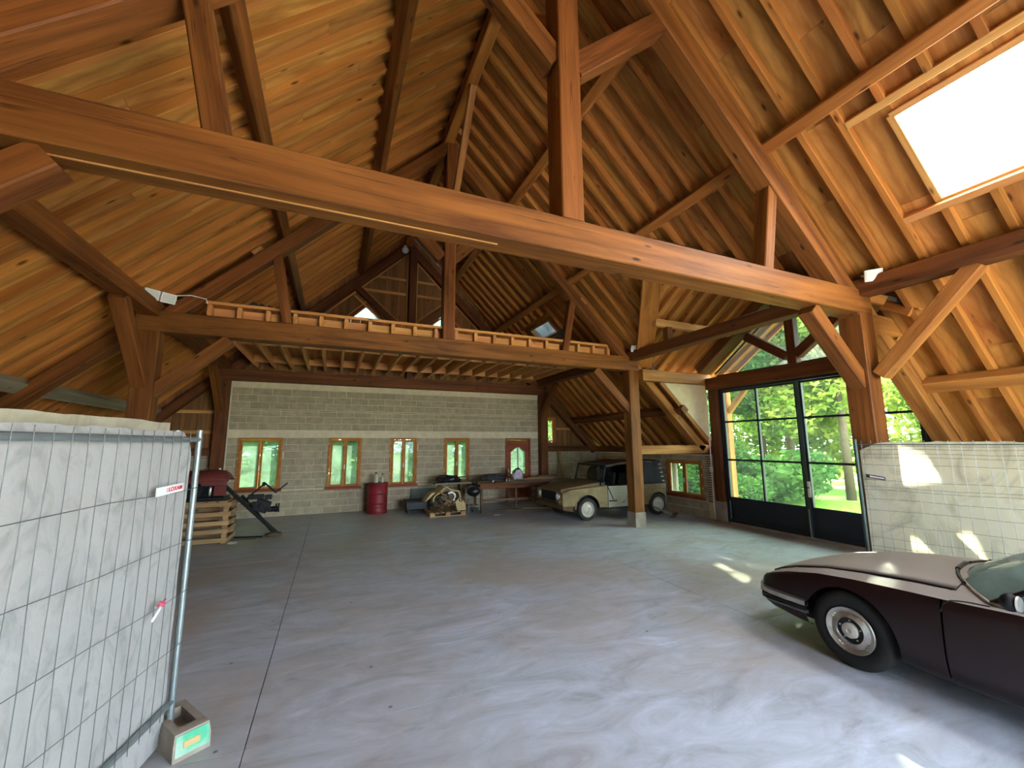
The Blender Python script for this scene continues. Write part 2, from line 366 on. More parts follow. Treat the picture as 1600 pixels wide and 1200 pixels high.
def dup(root, loc, rotz=0., label=None, group=None, scale=1.):
    mw = Matrix.Translation(V(loc)) @ Matrix.Rotation(rotz, 4, 'Z') @ Matrix.Scale(scale, 4)
    r = root.copy(); COL.objects.link(r); r.matrix_local = mw; POS[r.name] = mw
    if label: r['label'] = label
    if group: r['group'] = group
    for ch in list(root.children):
        c = ch.copy(); COL.objects.link(c); c.parent = r; POS[c.name] = mw
        for g in list(ch.children):
            d = g.copy(); COL.objects.link(d); d.parent = c
    return r

# ------------------------------------------------------------------ the shell: floor, ground, roof slopes
CX, SL, ZB = 2.05, .97, 11.07-.97*2.05      # ridge x, slope, rafter underside height at the ridge
NX, NZ = .97/math.hypot(.97, 1), 1/math.hypot(.97, 1)
YB, Y0 = 13.65, -3.2                          # back wall face, front end with its added doorway
def sr(x, y, o, side=1):        # a point on a roof slope: side 1 right, -1 left; o = distance out from the rafter undersides
    d = abs(x-CX) if side > 0 else abs(x-CX)
    return V((x+side*NX*o, y, ZB-SL*d+NZ*o))
def bottom(x): return ZB-SL*abs(x-CX)

fl = thing('floor', 'pale grey stained concrete floor cast in large slabs', 'floor', kind='structure')
MB().box(-5.6, 9.7, -3.6, 14.0, -.3, -.022).build('joint_base', 'joint', fl)
xs = [-5.4, -.43, 4.58, 9.62]; ys = [-3.4, 3.5, 8.6, 13.8]
for i in range(3):
    for j in range(3):
        g = .0035
        MB().box(xs[i]+g, xs[i+1]-g, ys[j]+g, ys[j+1]-g, -.022, 0).build('slab', 'floor', fl)
gr = MB()
rect_holes(gr, -70, 80, -70, 90, [(-5.58, 9.68, -3.58, 13.98)], lambda m, a, b, c, d: m.add([(a, c, -.03), (b, c, -.03), (b, d, -.03), (a, d, -.03)], [(0, 1, 2, 3)]))
tag(gr.build('ground', 'ground'), 'lawn and pale gravel outside the barn', 'ground', kind='structure')

tag(MB().box(-25, 30, -30, -3.6, -.06, -.012).build('bounce_yard', plain('pale_bounce_gravel', srgb(206, 196, 178), .95, mott=.2, mscale=2)), 'pale gravel ground added before the doorway to bounce light into the barn', 'ground', kind='structure')  # bright unseen ground, added to throw light up into the roof
RY = [2.92+.4*k for k in range(-15, 27)]        # rafter positions along the ridge
SKY1 = (5.60, 6.47, .95, 2.15)                  # big skylight: x0 x1 y0 y1
SKY2 = (5.66, 6.0, 10.5, 11.7)
SKY3_ADDED = (5.74, 6.62, -2.2, -1.0)  # unseen skylight, added to light the interior
DR_Y, DR_Z, DR_S = 5.75, 5.68, .68              # dormer ridge y, underside height, slope
VX0, VX1, VH = 5.56, 7.28, 2.55                 # valley: from the dormer ridge point down to the plate
def valley_x(y): return VX0+(VX1-VX0)*min(1, abs(y-DR_Y)/VH)
def spans(y, lo, hi, pad=0.):
    """x intervals that the right slope covers at this y"""
    iv = [(lo, hi)]
    def cut(a, b):
        nonlocal iv
        iv = [q for s in iv for q in ((s[0], min(s[1], a)), (max(s[0], b), s[1])) if q[1]-q[0] > .02]
    if abs(y-DR_Y) < VH-.08: cut(valley_x(y), 99)
    if SKY1[2]-pad < y < SKY1[3]+pad: cut(SKY1[0]-pad*.6, SKY1[1]+pad*.2)
    for q in (SKY2, SKY3_ADDED):
        if q[2]-pad < y < q[3]+pad: cut(q[0]-pad*.6, q[1]+pad*.2)
    return iv
def slope_piece(a0, a1, b0, b1, y0, y1, o0, o1, side):
    """piece between y0 and y1; upper edge x a0 (at y0) a1 (at y1), lower edge b0 b1"""
    if side < 0: a0, a1, b0, b1 = (2*CX-q for q in (a0, a1, b0, b1))
    P = lambda x, y, o: sr(x, y, o, side)
    return [P(a0, y0, o0), P(b0, y0, o0), P(b1, y1, o0), P(a1, y1, o0), P(a0, y0, o1), P(b0, y0, o1), P(b1, y1, o1), P(a1, y1, o1)]
def piece_obj(name, pts, mat, parent):
    c = sum(pts, V())/8; x = (pts[1]-pts[0])+(pts[2]-pts[3]); y = (pts[3]-pts[0])+(pts[2]-pts[1])
    x.normalize(); z = x.cross(y).normalized(); y = z.cross(x)
    m = Matrix((x, y, z)).transposed().to_4x4(); m.translation = c; inv = m.inverted()
    me = bpy.data.meshes.new(name)
    me.from_pydata([inv @ p for p in pts], [], [(3, 2, 1, 0), (4, 5, 6, 7), (0, 1, 5, 4), (1, 2, 6, 5), (2, 3, 7, 6), (3, 0, 4, 7)]); me.materials.append(M[mat])
    return link(bpy.data.objects.new(name, me), parent, m)
EAVE = 9.72
def roof_slope(side, name, label):
    root = thing(name, label, 'roof', (CX, 5, ZB), kind='structure')
    for y in RY:
        for a, b in (spans(y, CX+.03, EAVE, .25) if side > 0 else [(CX+.03, EAVE)]):
            if side < 0: a, b = 2*CX-a, 2*CX-b
            beam('rafter', sr(a, y, .06, side), sr(b, y, .06, side), .075, .12, 'rafter', root, (side*NX, 0, NZ), .005)
    cuts = [Y0]+RY+[13.75]; 
    if side > 0: cuts = sorted(set(cuts) | {SKY1[2], SKY1[3], SKY2[2], SKY2[3], SKY3_ADDED[2], SKY3_ADDED[3], DR_Y-VH+.08, DR_Y+VH-.08, DR_Y})
    for i in range(len(cuts)-1):
        y0, y1 = cuts[i], cuts[i+1]
        if y1-y0 < .012: continue
        ym = (y0+y1)/2; ivs = spans(ym, CX, EAVE) if side > 0 else [(CX, EAVE)]
        st = (i*37 % 5)*.34
        for a, b in ivs:
            dorm = side > 0 and abs(ym-DR_Y) < VH-.08 and b < 7.4
            q = [a]; x = CX+.55+st
            while x < b-.12:
                if x > a+.12: q.append(x)
                x += 1.72
            q.append(b)
            for k in range(len(q)-1):
                e0 = e1 = q[k+1]-.003
                if dorm and k == len(q)-2: e0, e1 = valley_x(y0), valley_x(y1)
                if min(e0, e1) <= q[k]+.02: continue
                dz = random.uniform(0, .003)
                piece_obj('panel', slope_piece(q[k], q[k], e0, e1, y0+.001, y1-.001, .121+dz, .136+dz, side), 'panel', root)
    mb = MB()      # weatherproof covering over the boards
    cy_ = sorted(set([Y0, 13.9]+([SKY1[2], SKY1[3], SKY2[2], SKY2[3], SKY3_ADDED[2], SKY3_ADDED[3]]+[DR_Y-VH+.08, DR_Y+VH-.08]+[DR_Y-VH+.08+(2*VH-.16)*k/12 for k in range(13)] if side > 0 else [])))
    for i in range(len(cy_)-1):
        y0, y1 = cy_[i], cy_[i+1]; ym = (y0+y1)/2
        for a, b in (spans(ym, CX, EAVE+.3) if side > 0 else [(CX, EAVE+.3)]):
            e0 = e1 = b
            if side > 0 and abs(ym-DR_Y) < VH-.08 and b < 7.4: e0, e1 = valley_x(y0), valley_x(y1)
            mb.hexa(slope_piece(a, a, e0, e1, y0, y1, .145, .2, side))
    mb.build('roof_sheet', 'slate', root)
    return root
def ridge_cap(root): MB().prism([(CX-.3, Y0, ZB+.0), (CX, Y0, ZB+.3), (CX+.3, Y0, ZB+.0), (CX+.3, Y0, ZB+.12), (CX, Y0, ZB+.42), (CX-.3, Y0, ZB+.12)], (0, 17.1, 0)).build('ridge_cap', 'slate', root)
ceil_l = roof_slope(-1, 'ceiling_left', 'long timber roof slope of boards and rafters opposite the glazed doors')
ceil_r = roof_slope(1, 'ceiling_right', 'plywood roof slope with rafters, cut by the skylight and the dormer')

ridge_cap(ceil_l)
# skylights
def skylight(name, s, label, frame_w=.07, glass='skyglass'):
    x0, x1, y0, y1 = s
    r = thing(name, label, 'skylight', sr((x0+x1)/2, (y0+y1)/2, .15), kind='structure')
    def bar(nm, xa, ya, xb, yb, o, w_, h, mat): beam(nm, sr(xa, ya, o), sr(xb, yb, o), w_, h, mat, r, (NX, 0, NZ), .006)
    t = frame_w
    for o, wd, mat, nm in ((.13, t, 'loft', 'lining'), (.22, t*.8, 'steel', 'sash')):
        bar(nm, x0, y0, x0, y1, o, wd, .12, mat); bar(nm, x1, y0, x1, y1, o, wd, .12, mat)
        bar(nm, x0, y0, x1, y0, o, wd, .12, mat); bar(nm, x0, y1, x1, y1, o, wd, .12, mat)
    MB().hexa(slope_piece(x0, x0, x1, x1, y0, y1, .235, .245, 1)).build('pane', glass, r)
    return r
skylight('window_9', SKY1, 'large bright skylight with wooden lining in the roof slope above the dusty maroon car')
skylight('window_14', SKY3_ADDED, 'third skylight added for light in the same roof slope, behind the photographer')
skylight('window_10', SKY2, 'small skylight in the far roof slope above the loft edge', .05, 'dimglass')
for xx in (5.47, 6.50): beam('trimmer', sr(xx, .55, .055), sr(xx, 2.5, .055), .09, .11, 'loft', ceil_r, (NX, 0, NZ), .006)
for xx in (SKY2[0]-.13, SKY2[1]+.07): beam('trimmer', sr(xx, 10.2, .055), sr(xx, 12.0, .055), .08, .11, 'rafter', ceil_r, (NX, 0, NZ), .006)

# dormer over the doors
def dz(y): return DR_Z-DR_S*abs(y-DR_Y)
DN = math.hypot(DR_S, 1)
def dp(x, y, o):
    s = 1 if y >= DR_Y else -1
    return V((x, y+s*o*DR_S/DN, dz(y)+o/DN))
def vy(x): return VH*min(1, max(0, (x-VX0)/(VX1-VX0)))     # half width at x
dm = thing('ceiling_dormer', 'pale boarded underside of the cross gable over the glazed doors', 'roof', (8, DR_Y, 4), kind='structure')
XO = 10.75
xr = [VX0+.28+.4*k for k in range(13)]
for s in (1, -1):
    for x in xr:
        h = vy(x)+(.25 if x > VX1 else 0)
        if h < .2: continue
        beam('rafter', dp(x, DR_Y+s*.02, .06), dp(x, DR_Y+s*h, .06), .075, .12, 'darkwood' if False else 'rafter', dm, (0, s*DR_S/DN, 1/DN), .005)
    cx_ = [VX0]+xr+[XO]
    for i in range(len(cx_)-1):
        a, b = cx_[i]+.001, cx_[i+1]-.001; h0, h1 = vy(a), vy(b)
        if a >= VX1-.05: h0 = h1 = VH+.3
        q = [0, 1.25, 9] if i % 2 else [0, .7, 1.9, 9]
        for k in range(len(q)-1):
            l0, l1 = min(q[k], h0), min(q[k], h1); u0, u1 = min(q[k+1]-.003, h0), min(q[k+1]-.003, h1)
            if max(u0-l0, u1-l1) < .02: continue
            Y = lambda d: DR_Y+s*max(d, .004)
            pts = [dp(a, Y(l0), .121), dp(a, Y(u0), .121), dp(b, Y(u1), .121), dp(b, Y(l1), .121), dp(a, Y(l0), .137), dp(a, Y(u0), .137), dp(b, Y(u1), .137), dp(b, Y(l1), .137)]
            piece_obj('panel', pts, 'panel', dm)
    mb = MB(); mb.hexa([dp(VX0-.2, DR_Y+s*.001, .145), dp(VX1, DR_Y+s*(VH+.1), .145), dp(XO, DR_Y+s*(VH+.4), .145), dp(XO, DR_Y+s*.001, .145),
                        dp(VX0-.2, DR_Y+s*.001, .2), dp(VX1, DR_Y+s*(VH+.1), .2), dp(XO, DR_Y+s*(VH+.4), .2), dp(XO, DR_Y+s*.001, .2)]); mb.build('roof_sheet', 'slate', dm)
    beam('valley_rafter', (VX0-.05, DR_Y+s*.0, DR_Z+.06), (VX1+.05, DR_Y+s*(VH+.02), dz(DR_Y+VH)+.06), .40, .14, 'rafter', dm)
    beam('valley_board', (VX0+.1, DR_Y+s*.0, DR_Z+.02), (VX1+.2, DR_Y+s*(VH-.0), dz(DR_Y+VH)+.02), .10, .05, 'loft', dm)

# ------------------------------------------------------------------ trusses
def truss(y0, y1, kx, mat, depth, label, aisle_right=True, up_to=8.72):
    ym = (y0+y1)/2; th = y1-y0
    t = thing('roof_truss', label, 'roof truss', (CX, ym, 0))
    B = lambda nm, a, b, h, wd=None, m=mat: beam(nm, a, b, wd or th, h, m, t, (0, 0, 1) if abs((V(b)-V(a)).normalized().z) < .99 else (1, 0, 0))
    B('tie_beam', (-3.0, ym, 4.005), (7.08, ym, 4.005), .35)
    beam('king_post', (kx, ym-.01, 4.18), (kx, ym-.01, up_to), .25, th-.02, mat, t, (0, 1, 0))
    for s in (1, -1):
        X = lambda x: CX+s*(x-CX)
        top = lambda x: 10.79-.97*x         # outer face of the principal, for the right side
        off = depth/2
        a = V((7.0, ym, top(7.0))); b = V((CX+.12, ym, top(CX+.12))); n = V((-.97, 0, -1)).normalized()*off
        a += n; b += n
        B('principal_rafter', (X(a.x), ym, a.z), (X(b.x), ym, b.z), depth, th-.03)
        # strut from tie to principal, below the purlin
        B('strut', (X(4.98), ym, 4.18), (X(5.22), ym, top(5.22)-depth*1.2), .17, th-.1)
        # raking brace king post to principal
        B('brace', (X(2.15), ym, 5.98), (X(3.42), ym, top(3.42)-depth*1.15), .25, th-.09)
        # post with knee brace under the tie
        px = 6.93
        beam('post', (X(px), ym, .34), (X(px), ym, 3.83), th, .30, mat if s > 0 else 'tie', t, (1, 0, 0))
        MB().box(X(px)-.155, X(px)+.155, y0-.01, y1+.01, 0, .345).build('concrete_base', 'concrete', t)
        B('knee_brace', (X(5.83), ym, 3.80), (X(6.84), ym, 2.82), .2, th-.1)
        # aisle: rafter and tie
        a = V((7.05, ym, bottom(7.05)-.1)); b = V((9.32, ym, bottom(9.32)-.1)); 
        n = V((-.97, 0, -1)).normalized()*.13
        B('aisle_rafter', (X(a.x+n.x), ym, a.z+n.z), (X(b.x+n.x), ym, b.z+n.z), .2, th-.06, 'pine' if s > 0 else mat)
        B('aisle_tie', (X(7.08), ym, 1.835), (X(9.4), ym, 1.835), .22, th-.06, 'pine' if s > 0 else mat)
        for px_, w_ in ((5.22, .2), (3.6, .2)):      # cleats that carry the purlins
            c = V((px_+.24, ym, top(px_+.24))); d = V((1, 0, -.97)).normalized()
            beam('cleat', [X(c.x), ym, c.z+.07], [X(c.x+d.x*.2), ym, c.z+d.z*.2+.07], .11, .13, 'loft', t)
    return t
t1 = truss(3.2, 3.5, 2.055, 'tie', .3, 'nearest big roof truss whose heavy tie beam spans the whole picture')
t2 = truss(8.22, 8.5, 2.12, 'tie', .22, 'second roof truss carrying the front edge of the loft floor')
# wind braces along the building, parts of the trusses they are framed into
def long_brace(t, a, b, mat='tie', w_=.2, h=.17): beam('wind_brace', a, b, w_, h, mat, t)
beam('batten_or_lit_edge', (-1.9, 3.335, 3.826), (1.3, 3.335, 3.826), .016, .012, 'loft', t1)  # thin pale strip drawn in as the lit lower edge of the tie
long_brace(t1, (6.93, 3.12, 2.92), (6.93, 2.05, 4.1), 'pine')
long_brace(t1, (-2.83, 3.12, 2.92), (-2.83, 2.05, 4.1))
long_brace(t2, (-2.85, 8.25, 2.95), (-2.85, 7.2, 4.08))
long_brace(t2, (2.1, 8.15, 6.7), (2.05, 6.5, 8.62), 'pine', .13, .13)
long_brace(t1, (2.05, 3.5, 6.7), (2.05, 5.1, 8.62), 'pine', .13, .13)

# lengthwise timbers
def purlin(p0, p1, w_, h, mat, label, name='purlin', up=(0, 0, 1)):
    o = beam(name, p0, p1, w_, h, mat, None, up); tag(o, label, 'beam'); return o
YA, YE = -3.0, 13.55
for s, nm in ((1, 'glazed door'), (-1, 'windowless long')):
    X = lambda x: CX+s*(x-CX)
    side = 'above the glazed doors' if s > 0 else 'on the boarded slope opposite the doors'
    mat = 'darkwood'
    purlin((X(6.93), YA, 4.2), (X(6.93), YE, 4.2), .25, .24, mat if s > 0 else 'tie', f'heavy plate timber lying on the truss ends {side}', 'plate_beam')
    n = V((s*NX, 0, NZ))
    for px_, z_, lb in ((5.22, 0, 'middle purlin at strut height'), (3.6, 0, 'upper purlin near the ridge')):
        c = V((X(px_), 0, bottom(px_)))-n*.1
        purlin(c+V((0, YA, 0)), c+V((0, YE, 0)), .16, .2, 'tie' if s < 0 else 'rafter', f'{lb} {side}', 'purlin', n)
    c = V((X(8.4), 0, bottom(8.4)))-n*.08
    if s > 0:
        for a, b, lb in ((YA, 3.4, 'pale aisle purlin running behind the white fence sheet'), (8.0, YE, 'dark aisle purlin above the tan jeep')):
            purlin(c+V((0, a, 0)), c+V((0, b, 0)), .2, .17, 'pine' if a < 0 else 'darkwood', lb, 'purlin', n)
    else: purlin(c+V((0, YA, 0)), c+V((0, YE, 0)), .2, .16, 'greywood', 'grey weathered aisle purlin low on the boarded slope', 'purlin', n)
    if s > 0:
        for a, b, lb in ((YA, 3.6, 'low wall plate behind the white fence sheet'), (8.0, YE, 'low wall plate over the small windows behind the jeep')):
            purlin((9.5, a, 1.8), (9.5, b, 1.8), .22, .22, 'darkwood', lb, 'wall_plate')
    else: purlin((X(9.5), YA, 1.8), (X(9.5), YE, 1.8), .22, .22, 'darkwood', 'low wall plate along the windowless wall', 'wall_plate')
purlin((2.05, YA, 8.86), (2.05, YE, 8.86), .2, .3, 'rafter', 'ridge beam along the top of the roof', 'ridge_beam')

# dormer frame
df = thing('dormer_frame', 'timber gable frame of the cross gable with glazed triangles above the dark doors', 'timber frame', (9.3, DR_Y, 3.4))
D = lambda nm, a, b, w_, h, m='darkwood', up=(0, 0, 1): beam(nm, a, b, w_, h, m, df, up)
D('dormer_plate', (7.08, 8.17, 3.71), (9.42, 8.17, 3.71), .22, .29, 'pine')
D('dormer_plate', (7.08, 3.33, 3.71), (9.42, 3.33, 3.71), .22, .29, 'pine')
D('header', (9.3, 3.55, 3.57), (9.3, 8.06, 3.57), .2, .31)
D('post', (9.42, 7.95, .5), (9.42, 7.95, 3.57), .26, .26, up=(1, 0, 0)); D('post', (9.42, 3.5, .5), (9.42, 3.5, 3.57), .26, .26, up=(1, 0, 0))
for y in (7.95, 3.5): MB().box(9.28, 9.56, y-.14, y+.14, 0, .5).build('concrete_base', 'concrete', df)
D('king_post', (9.3, DR_Y-.02, 3.7), (9.3, DR_Y-.02, 5.35), .18, .2, up=(0, 1, 0))
for s in (1, -1):
    D('gable_rafter', (9.17, DR_Y+s*2.35, dz(DR_Y+2.35)-.13), (9.17, DR_Y+s*.05, DR_Z-.15), .42, .26)
    D('strut', (9.3, DR_Y+s*.1, 3.92), (9.3, DR_Y+s*1.05, 4.6), .18, .2)
    D('dormer_purlin', (VX0+1.0, DR_Y+s*1.27, dz(DR_Y+1.27)-.1), (9.3, DR_Y+s*1.27, dz(DR_Y+1.27)-.1), .12, .17, 'loft')
    D('stub_post', (6.95, DR_Y+s*1.27, 4.3), (6.95, DR_Y+s*1.27, dz(DR_Y+1.27)-.18), .16, .16, 'darkwood', (1, 0, 0))
D('dormer_ridge', (VX0-.2, DR_Y, DR_Z-.06), (9.95, DR_Y, DR_Z-.06), .12, .18, 'pine')
# cheeks that close the dormer sides over the main roof slope
for y, lab in ((8.16, 1), (3.26, 0)):
    pts = [(7.85, y, 3.56), (9.33, y, 2.12), (9.33, y, 3.56)]
    MB().prism(pts, (0, .05, 0)).build('cheek_panel', 'plaster', df)
    beam('cheek_trim', (7.72, y-.02, 3.56), (9.33, y-.02, 2.0), .05, .11, 'pine', df)

# ------------------------------------------------------------------ back wall
wb = thing('wall_back', 'grey concrete block wall with boarded gable above it at the far end', 'wall', (CX, YB, 0), kind='structure')
WIN = [(-2.42, -1.32, .72, 2.2), (-.11, .83, .70, 2.2), (1.68, 2.53, .70, 2.2), (3.42, 4.31, .72, 2.2)]
DOOR2 = (5.64, 6.62, 0, 2.2); AW = (7.25, 7.67, 2.0, 2.97)
HOLES = WIN+[DOOR2, AW]
mb = MB(); f = lambda m, a, b, c, d: m.box(a, b, YB+.02, YB+.2, c, d)
rect_holes(mb, -5.4, 9.6, 0, 1.72, HOLES, f); rect_holes(mb, -2.8, 7.1, 1.72, 3.8, HOLES, f); mb.build('mortar', 'mortar', wb)
BL = {}
def block(x0, x1, z0, z1, parent, plane, mat='block', prefix='block', depth=.03, axis='y'):
    dx, dzz = x1-x0, z1-z0; key = (round(dx, 3), round(dzz, 3), mat, axis)
    if key not in BL:
        m = MB(); c = .006; a, b = dx/2, dzz/2
        fr = [(-a+c, -b+c), (a-c, -b+c), (a-c, b-c), (-a+c, b-c)]; bk = [(-a, -b), (a, -b), (a, b), (-a, b)]
        P = (lambda q, d: (q[0], d, q[1])) if axis == 'y' else (lambda q, d: (d, q[0], q[1]))
        me = bpy.data.meshes.new('block'); me.from_pydata([P(q, 0) for q in fr]+[P(q, depth) for q in bk], [], [(0, 1, 2, 3), (0, 4, 5, 1), (1, 5, 6, 2), (2, 6, 7, 3), (3, 7, 4, 0)]); me.materials.append(M[mat]); BL[key] = me
    o = bpy.data.objects.new(prefix, BL[key]); d = random.uniform(-.003, .003)
    loc = V(((x0+x1)/2, plane+d, (z0+z1)/2)) if axis == 'y' else V((plane+d, (x0+x1)/2, (z0+z1)/2))
    link(o, parent, Matrix.Translation(loc))
def courses(x0, x1, z0, z1, holes, parent, plane, bw=.5, bh=.2, j=.011, axis='y', phase=0, mat='block', name='block'):
    z = z0; k = phase
    while z < z1-.04:
        zt = min(z+bh, z1); br = sorted({z, zt, *[h[i] for h in holes for i in (2, 3) if z < h[i] < zt]})
        for q in range(len(br)-1):
            za, zb = br[q], br[q+1]
            if zb-za < .035: continue
            ivs = [(x0, x1)]
            for h in holes:
                if h[2] < (za+zb)/2 < h[3]: ivs = [c for s in ivs for c in ((s[0], min(s[1], h[0])), (max(s[0], h[1]), s[1])) if c[1]-c[0] > .03]
            for a, b in ivs:
                x = x0-(k % 2)*bw/2-((k*7) % 3)*.05
                while x < b:
                    xa, xb = max(x, a), min(x+bw, b)
                    if xb-xa > .05: block(xa+j/2, xb-j/2, za+j/2, zb-j/2, parent, plane, mat, name, axis=axis)
                    x += bw
        z = zt; k += 1
courses(-2.68, 6.97, 0, 2.2, HOLES, wb, YB)
courses(-2.68, 6.97, 2.42, 3.62, HOLES, wb, YB, phase=1)
MB().box(-2.68, 6.97, YB+.004, YB+.03, 2.205, 2.415).build('ring_beam', 'mortar', wb)
MB().box(-2.68, 6.97, YB+.004, YB+.03, 3.625, 3.8).build('top_course', 'mortar', wb)
courses(7.22, 9.5, 0, 1.72, HOLES, wb, YB, bw=.62, bh=.43)
courses(-5.3, -3.05, 0, 1.72, HOLES, wb, YB, phase=1)
# boards of the gable, with two triangular windows
TRI = [(.80, 6.47, 5.2), (3.30, 6.47, 5.2)]
def tri_top(x):
    for c, a, b in TRI:
        if abs(x-c) < a-b: return a-abs(x-c)
    return None
def board(pts, parent):
    MB().prism(pts, (0, .025, 0)).build('board', 'board', parent)
x = -5.3; bwid = .19
while x < 9.4:
    a, b = x+.004, min(x+bwid, 9.4)-.004; y = YB+.02+random.uniform(0, .006)
    lo = 3.8 if -2.8 < (a+b)/2 < 7.1 else 1.9
    if AW[0]-.1 < (a+b)/2 < AW[1]+.1: lo = 3.02
    ta, tb = bottom(a)+.15, bottom(b)+.15
    xm = (a+b)/2
    wa, wb_ = tri_top(a), tri_top(b)
    if tri_top(xm) is None: 
        if ta > lo and tb > lo: board([(a, y, lo), (b, y, lo), (b, y, tb), (a, y, ta)], wb)
    else:
        wa = wa if wa is not None else 5.2; wb_ = wb_ if wb_ is not None else 5.2
        c = [t_ for t_ in TRI if abs(xm-t_[0]) < t_[1]-t_[2]][0]
        if a < c[0] < b: board([(a, y, wa), (c[0], y, c[1]), (b, y, wb_), (b, y, tb), (a, y, ta)], wb)
        else: board([(a, y, wa), (b, y, wb_), (b, y, tb), (a, y, ta)], wb)
        board([(a, y, lo), (b, y, lo), (b, y, 5.2), (a, y, 5.2)], wb)
    x += bwid
# outer skin behind the boards, light tight except for the windows
mb = MB(); yy = YB+.06
L_, R_ = -5.5, 9.6
def skin(poly): mb.prism([(p[0], yy, p[1]) for p in poly], (0, .03, 0))
ap = ZB+.2
skin([(L_, 1.7), (-2.7, 1.7), (-2.7, bottom(-2.7)+.15), (L_, bottom(L_)+.15)])
skin([(6.97, 1.7), (7.2, 1.7), (7.2, bottom(7.2)+.15), (6.97, bottom(6.97)+.15)])
skin([(7.2, 1.7), (7.7, 1.7), (7.7, 2.0), (7.2, 2.0)]); skin([(7.2, 2.97), (7.7, 2.97), (7.7, bottom(7.7)+.15), (7.2, bottom(7.2)+.15)])
skin([(7.67, 1.7), (R_, 1.7), (R_, bottom(R_)+.15), (7.67, bottom(7.67)+.15)])
skin([(-2.7, 3.7), (6.97, 3.7), (6.97, 5.2), (-2.7, 5.2)])
q = [(-2.7, 5.2), (-.47, 5.2), (.8, 6.47), (2.05, 5.22), (3.3, 6.47), (4.57, 5.2), (6.97, 5.2)]
for i in range(len(q)-1):
    (a, za), (b, zb) = q[i], q[i+1]
    poly = [(a, za), (b, zb), (b, bottom(b)+.15), (a, bottom(a)+.15)]
    if a < CX < b: poly = [(a, za), (b, zb), (b, bottom(b)+.15), (CX, ap), (a, bottom(a)+.15)]
    skin(poly)
mb.build('sheathing', 'board', wb)
# rails across the boards
for (xa, xb, z) in ((.95, 2.0, 7.50), (.6, 2.0, 7.0), (2.3, 3.0, 7.50), (2.3, 3.6, 7.0), (-4.6, -3.0, 2.9), (-5.1, -3.0, 2.35), (7.7, 8.75, 2.55)):
    beam('rail', (xa, YB-.0, z), (xb, YB-.0, z), .05, .09, 'loft', wb)
for i, (c, a, b) in enumerate(TRI):
    r = thing(f'window_{i+6}', 'triangular gable window %s the king post high above the loft' % ('nearer the boarded slope than' if i == 0 else 'half hidden behind'), 'window', (c, YB, b), kind='structure')
    h = a-b
    for s in (1, -1):
        beam('window_frame', (c, YB+.0, a+.04), (c+s*(h+.03), YB+.0, b), .1, .09, 'redoor', r)
        beam('window_trim', (c, YB-.03, a+.16), (c+s*(h+.1), YB-.03, b+.05), .05, .05, 'loft', r)
    beam('window_frame', (c-h, YB, b), (c+h, YB, b), .1, .09, 'redoor', r)
    MB().prism([(c-h, YB+.03, b), (c+h, YB+.03, b), (c, YB+.03, a)], (0, .008, 0)).build('pane', 'hazy', r)

gf = thing('gable_frame', 'dark timber frame standing against the far block wall and gable', 'timber frame', (CX, 13.5, 0))
G = lambda nm, a, b, w_, h, m='darkwood', up=(0, 0, 1): beam(nm, a, b, w_, h, m, gf, up)
GY = 13.5
G('tie_beam', (-3.0, GY, 3.945), (7.15, GY, 3.945), .26, .32)
for x in (-2.84, 7.07):
    G('post', (x, GY, 0), (x, GY, 3.79), .26, .28, up=(1, 0, 0))
G('king_post', (2.2, GY, 4.1), (2.2, GY, 8.6), .24, .24, up=(0, 1, 0))
for s in (1, -1):
    X = lambda x: CX+s*(x-CX)
    G('principal_rafter', (X(6.9), GY, bottom(6.9)-.42), (X(2.1), GY, bottom(2.1)-.42), .22, .27)
    G('strut', (X(2.25), GY, 5.75), (X(3.75), GY, 7.05), .2, .2)
    for o_ in (-.17, .17):
        G('batten_or_lit_edge', (X(2.36+.0), 13.6, 5.80+o_*1.4), (X(3.72), 13.6, 6.98+o_*1.4), .05, .05, 'loft')
    G('batten_or_lit_edge', (X(6.4), 13.6, bottom(6.4)-.64), (X(2.3), 13.6, bottom(2.3)-.64), .05, .05, 'loft')
    G('batten_or_lit_edge', (2.2+s*.16, 13.6, 5.8), (2.2+s*.16, 13.6, 8.2), .04, .04, 'loft', (0, 1, 0))
    G('aisle_rafter', (X(7.05), GY, bottom(7.05)-.32), (X(9.3), GY, bottom(9.3)-.32), .2, .22)
    G('aisle_tie', (X(7.1), GY+.02, 1.815), (X(9.45), GY+.02, 1.815), .2, .2)
    G('wind_brace', (X(6.98), 13.4, 2.95), (X(6.98), 12.3, 4.05), .18, .16, 'tie')

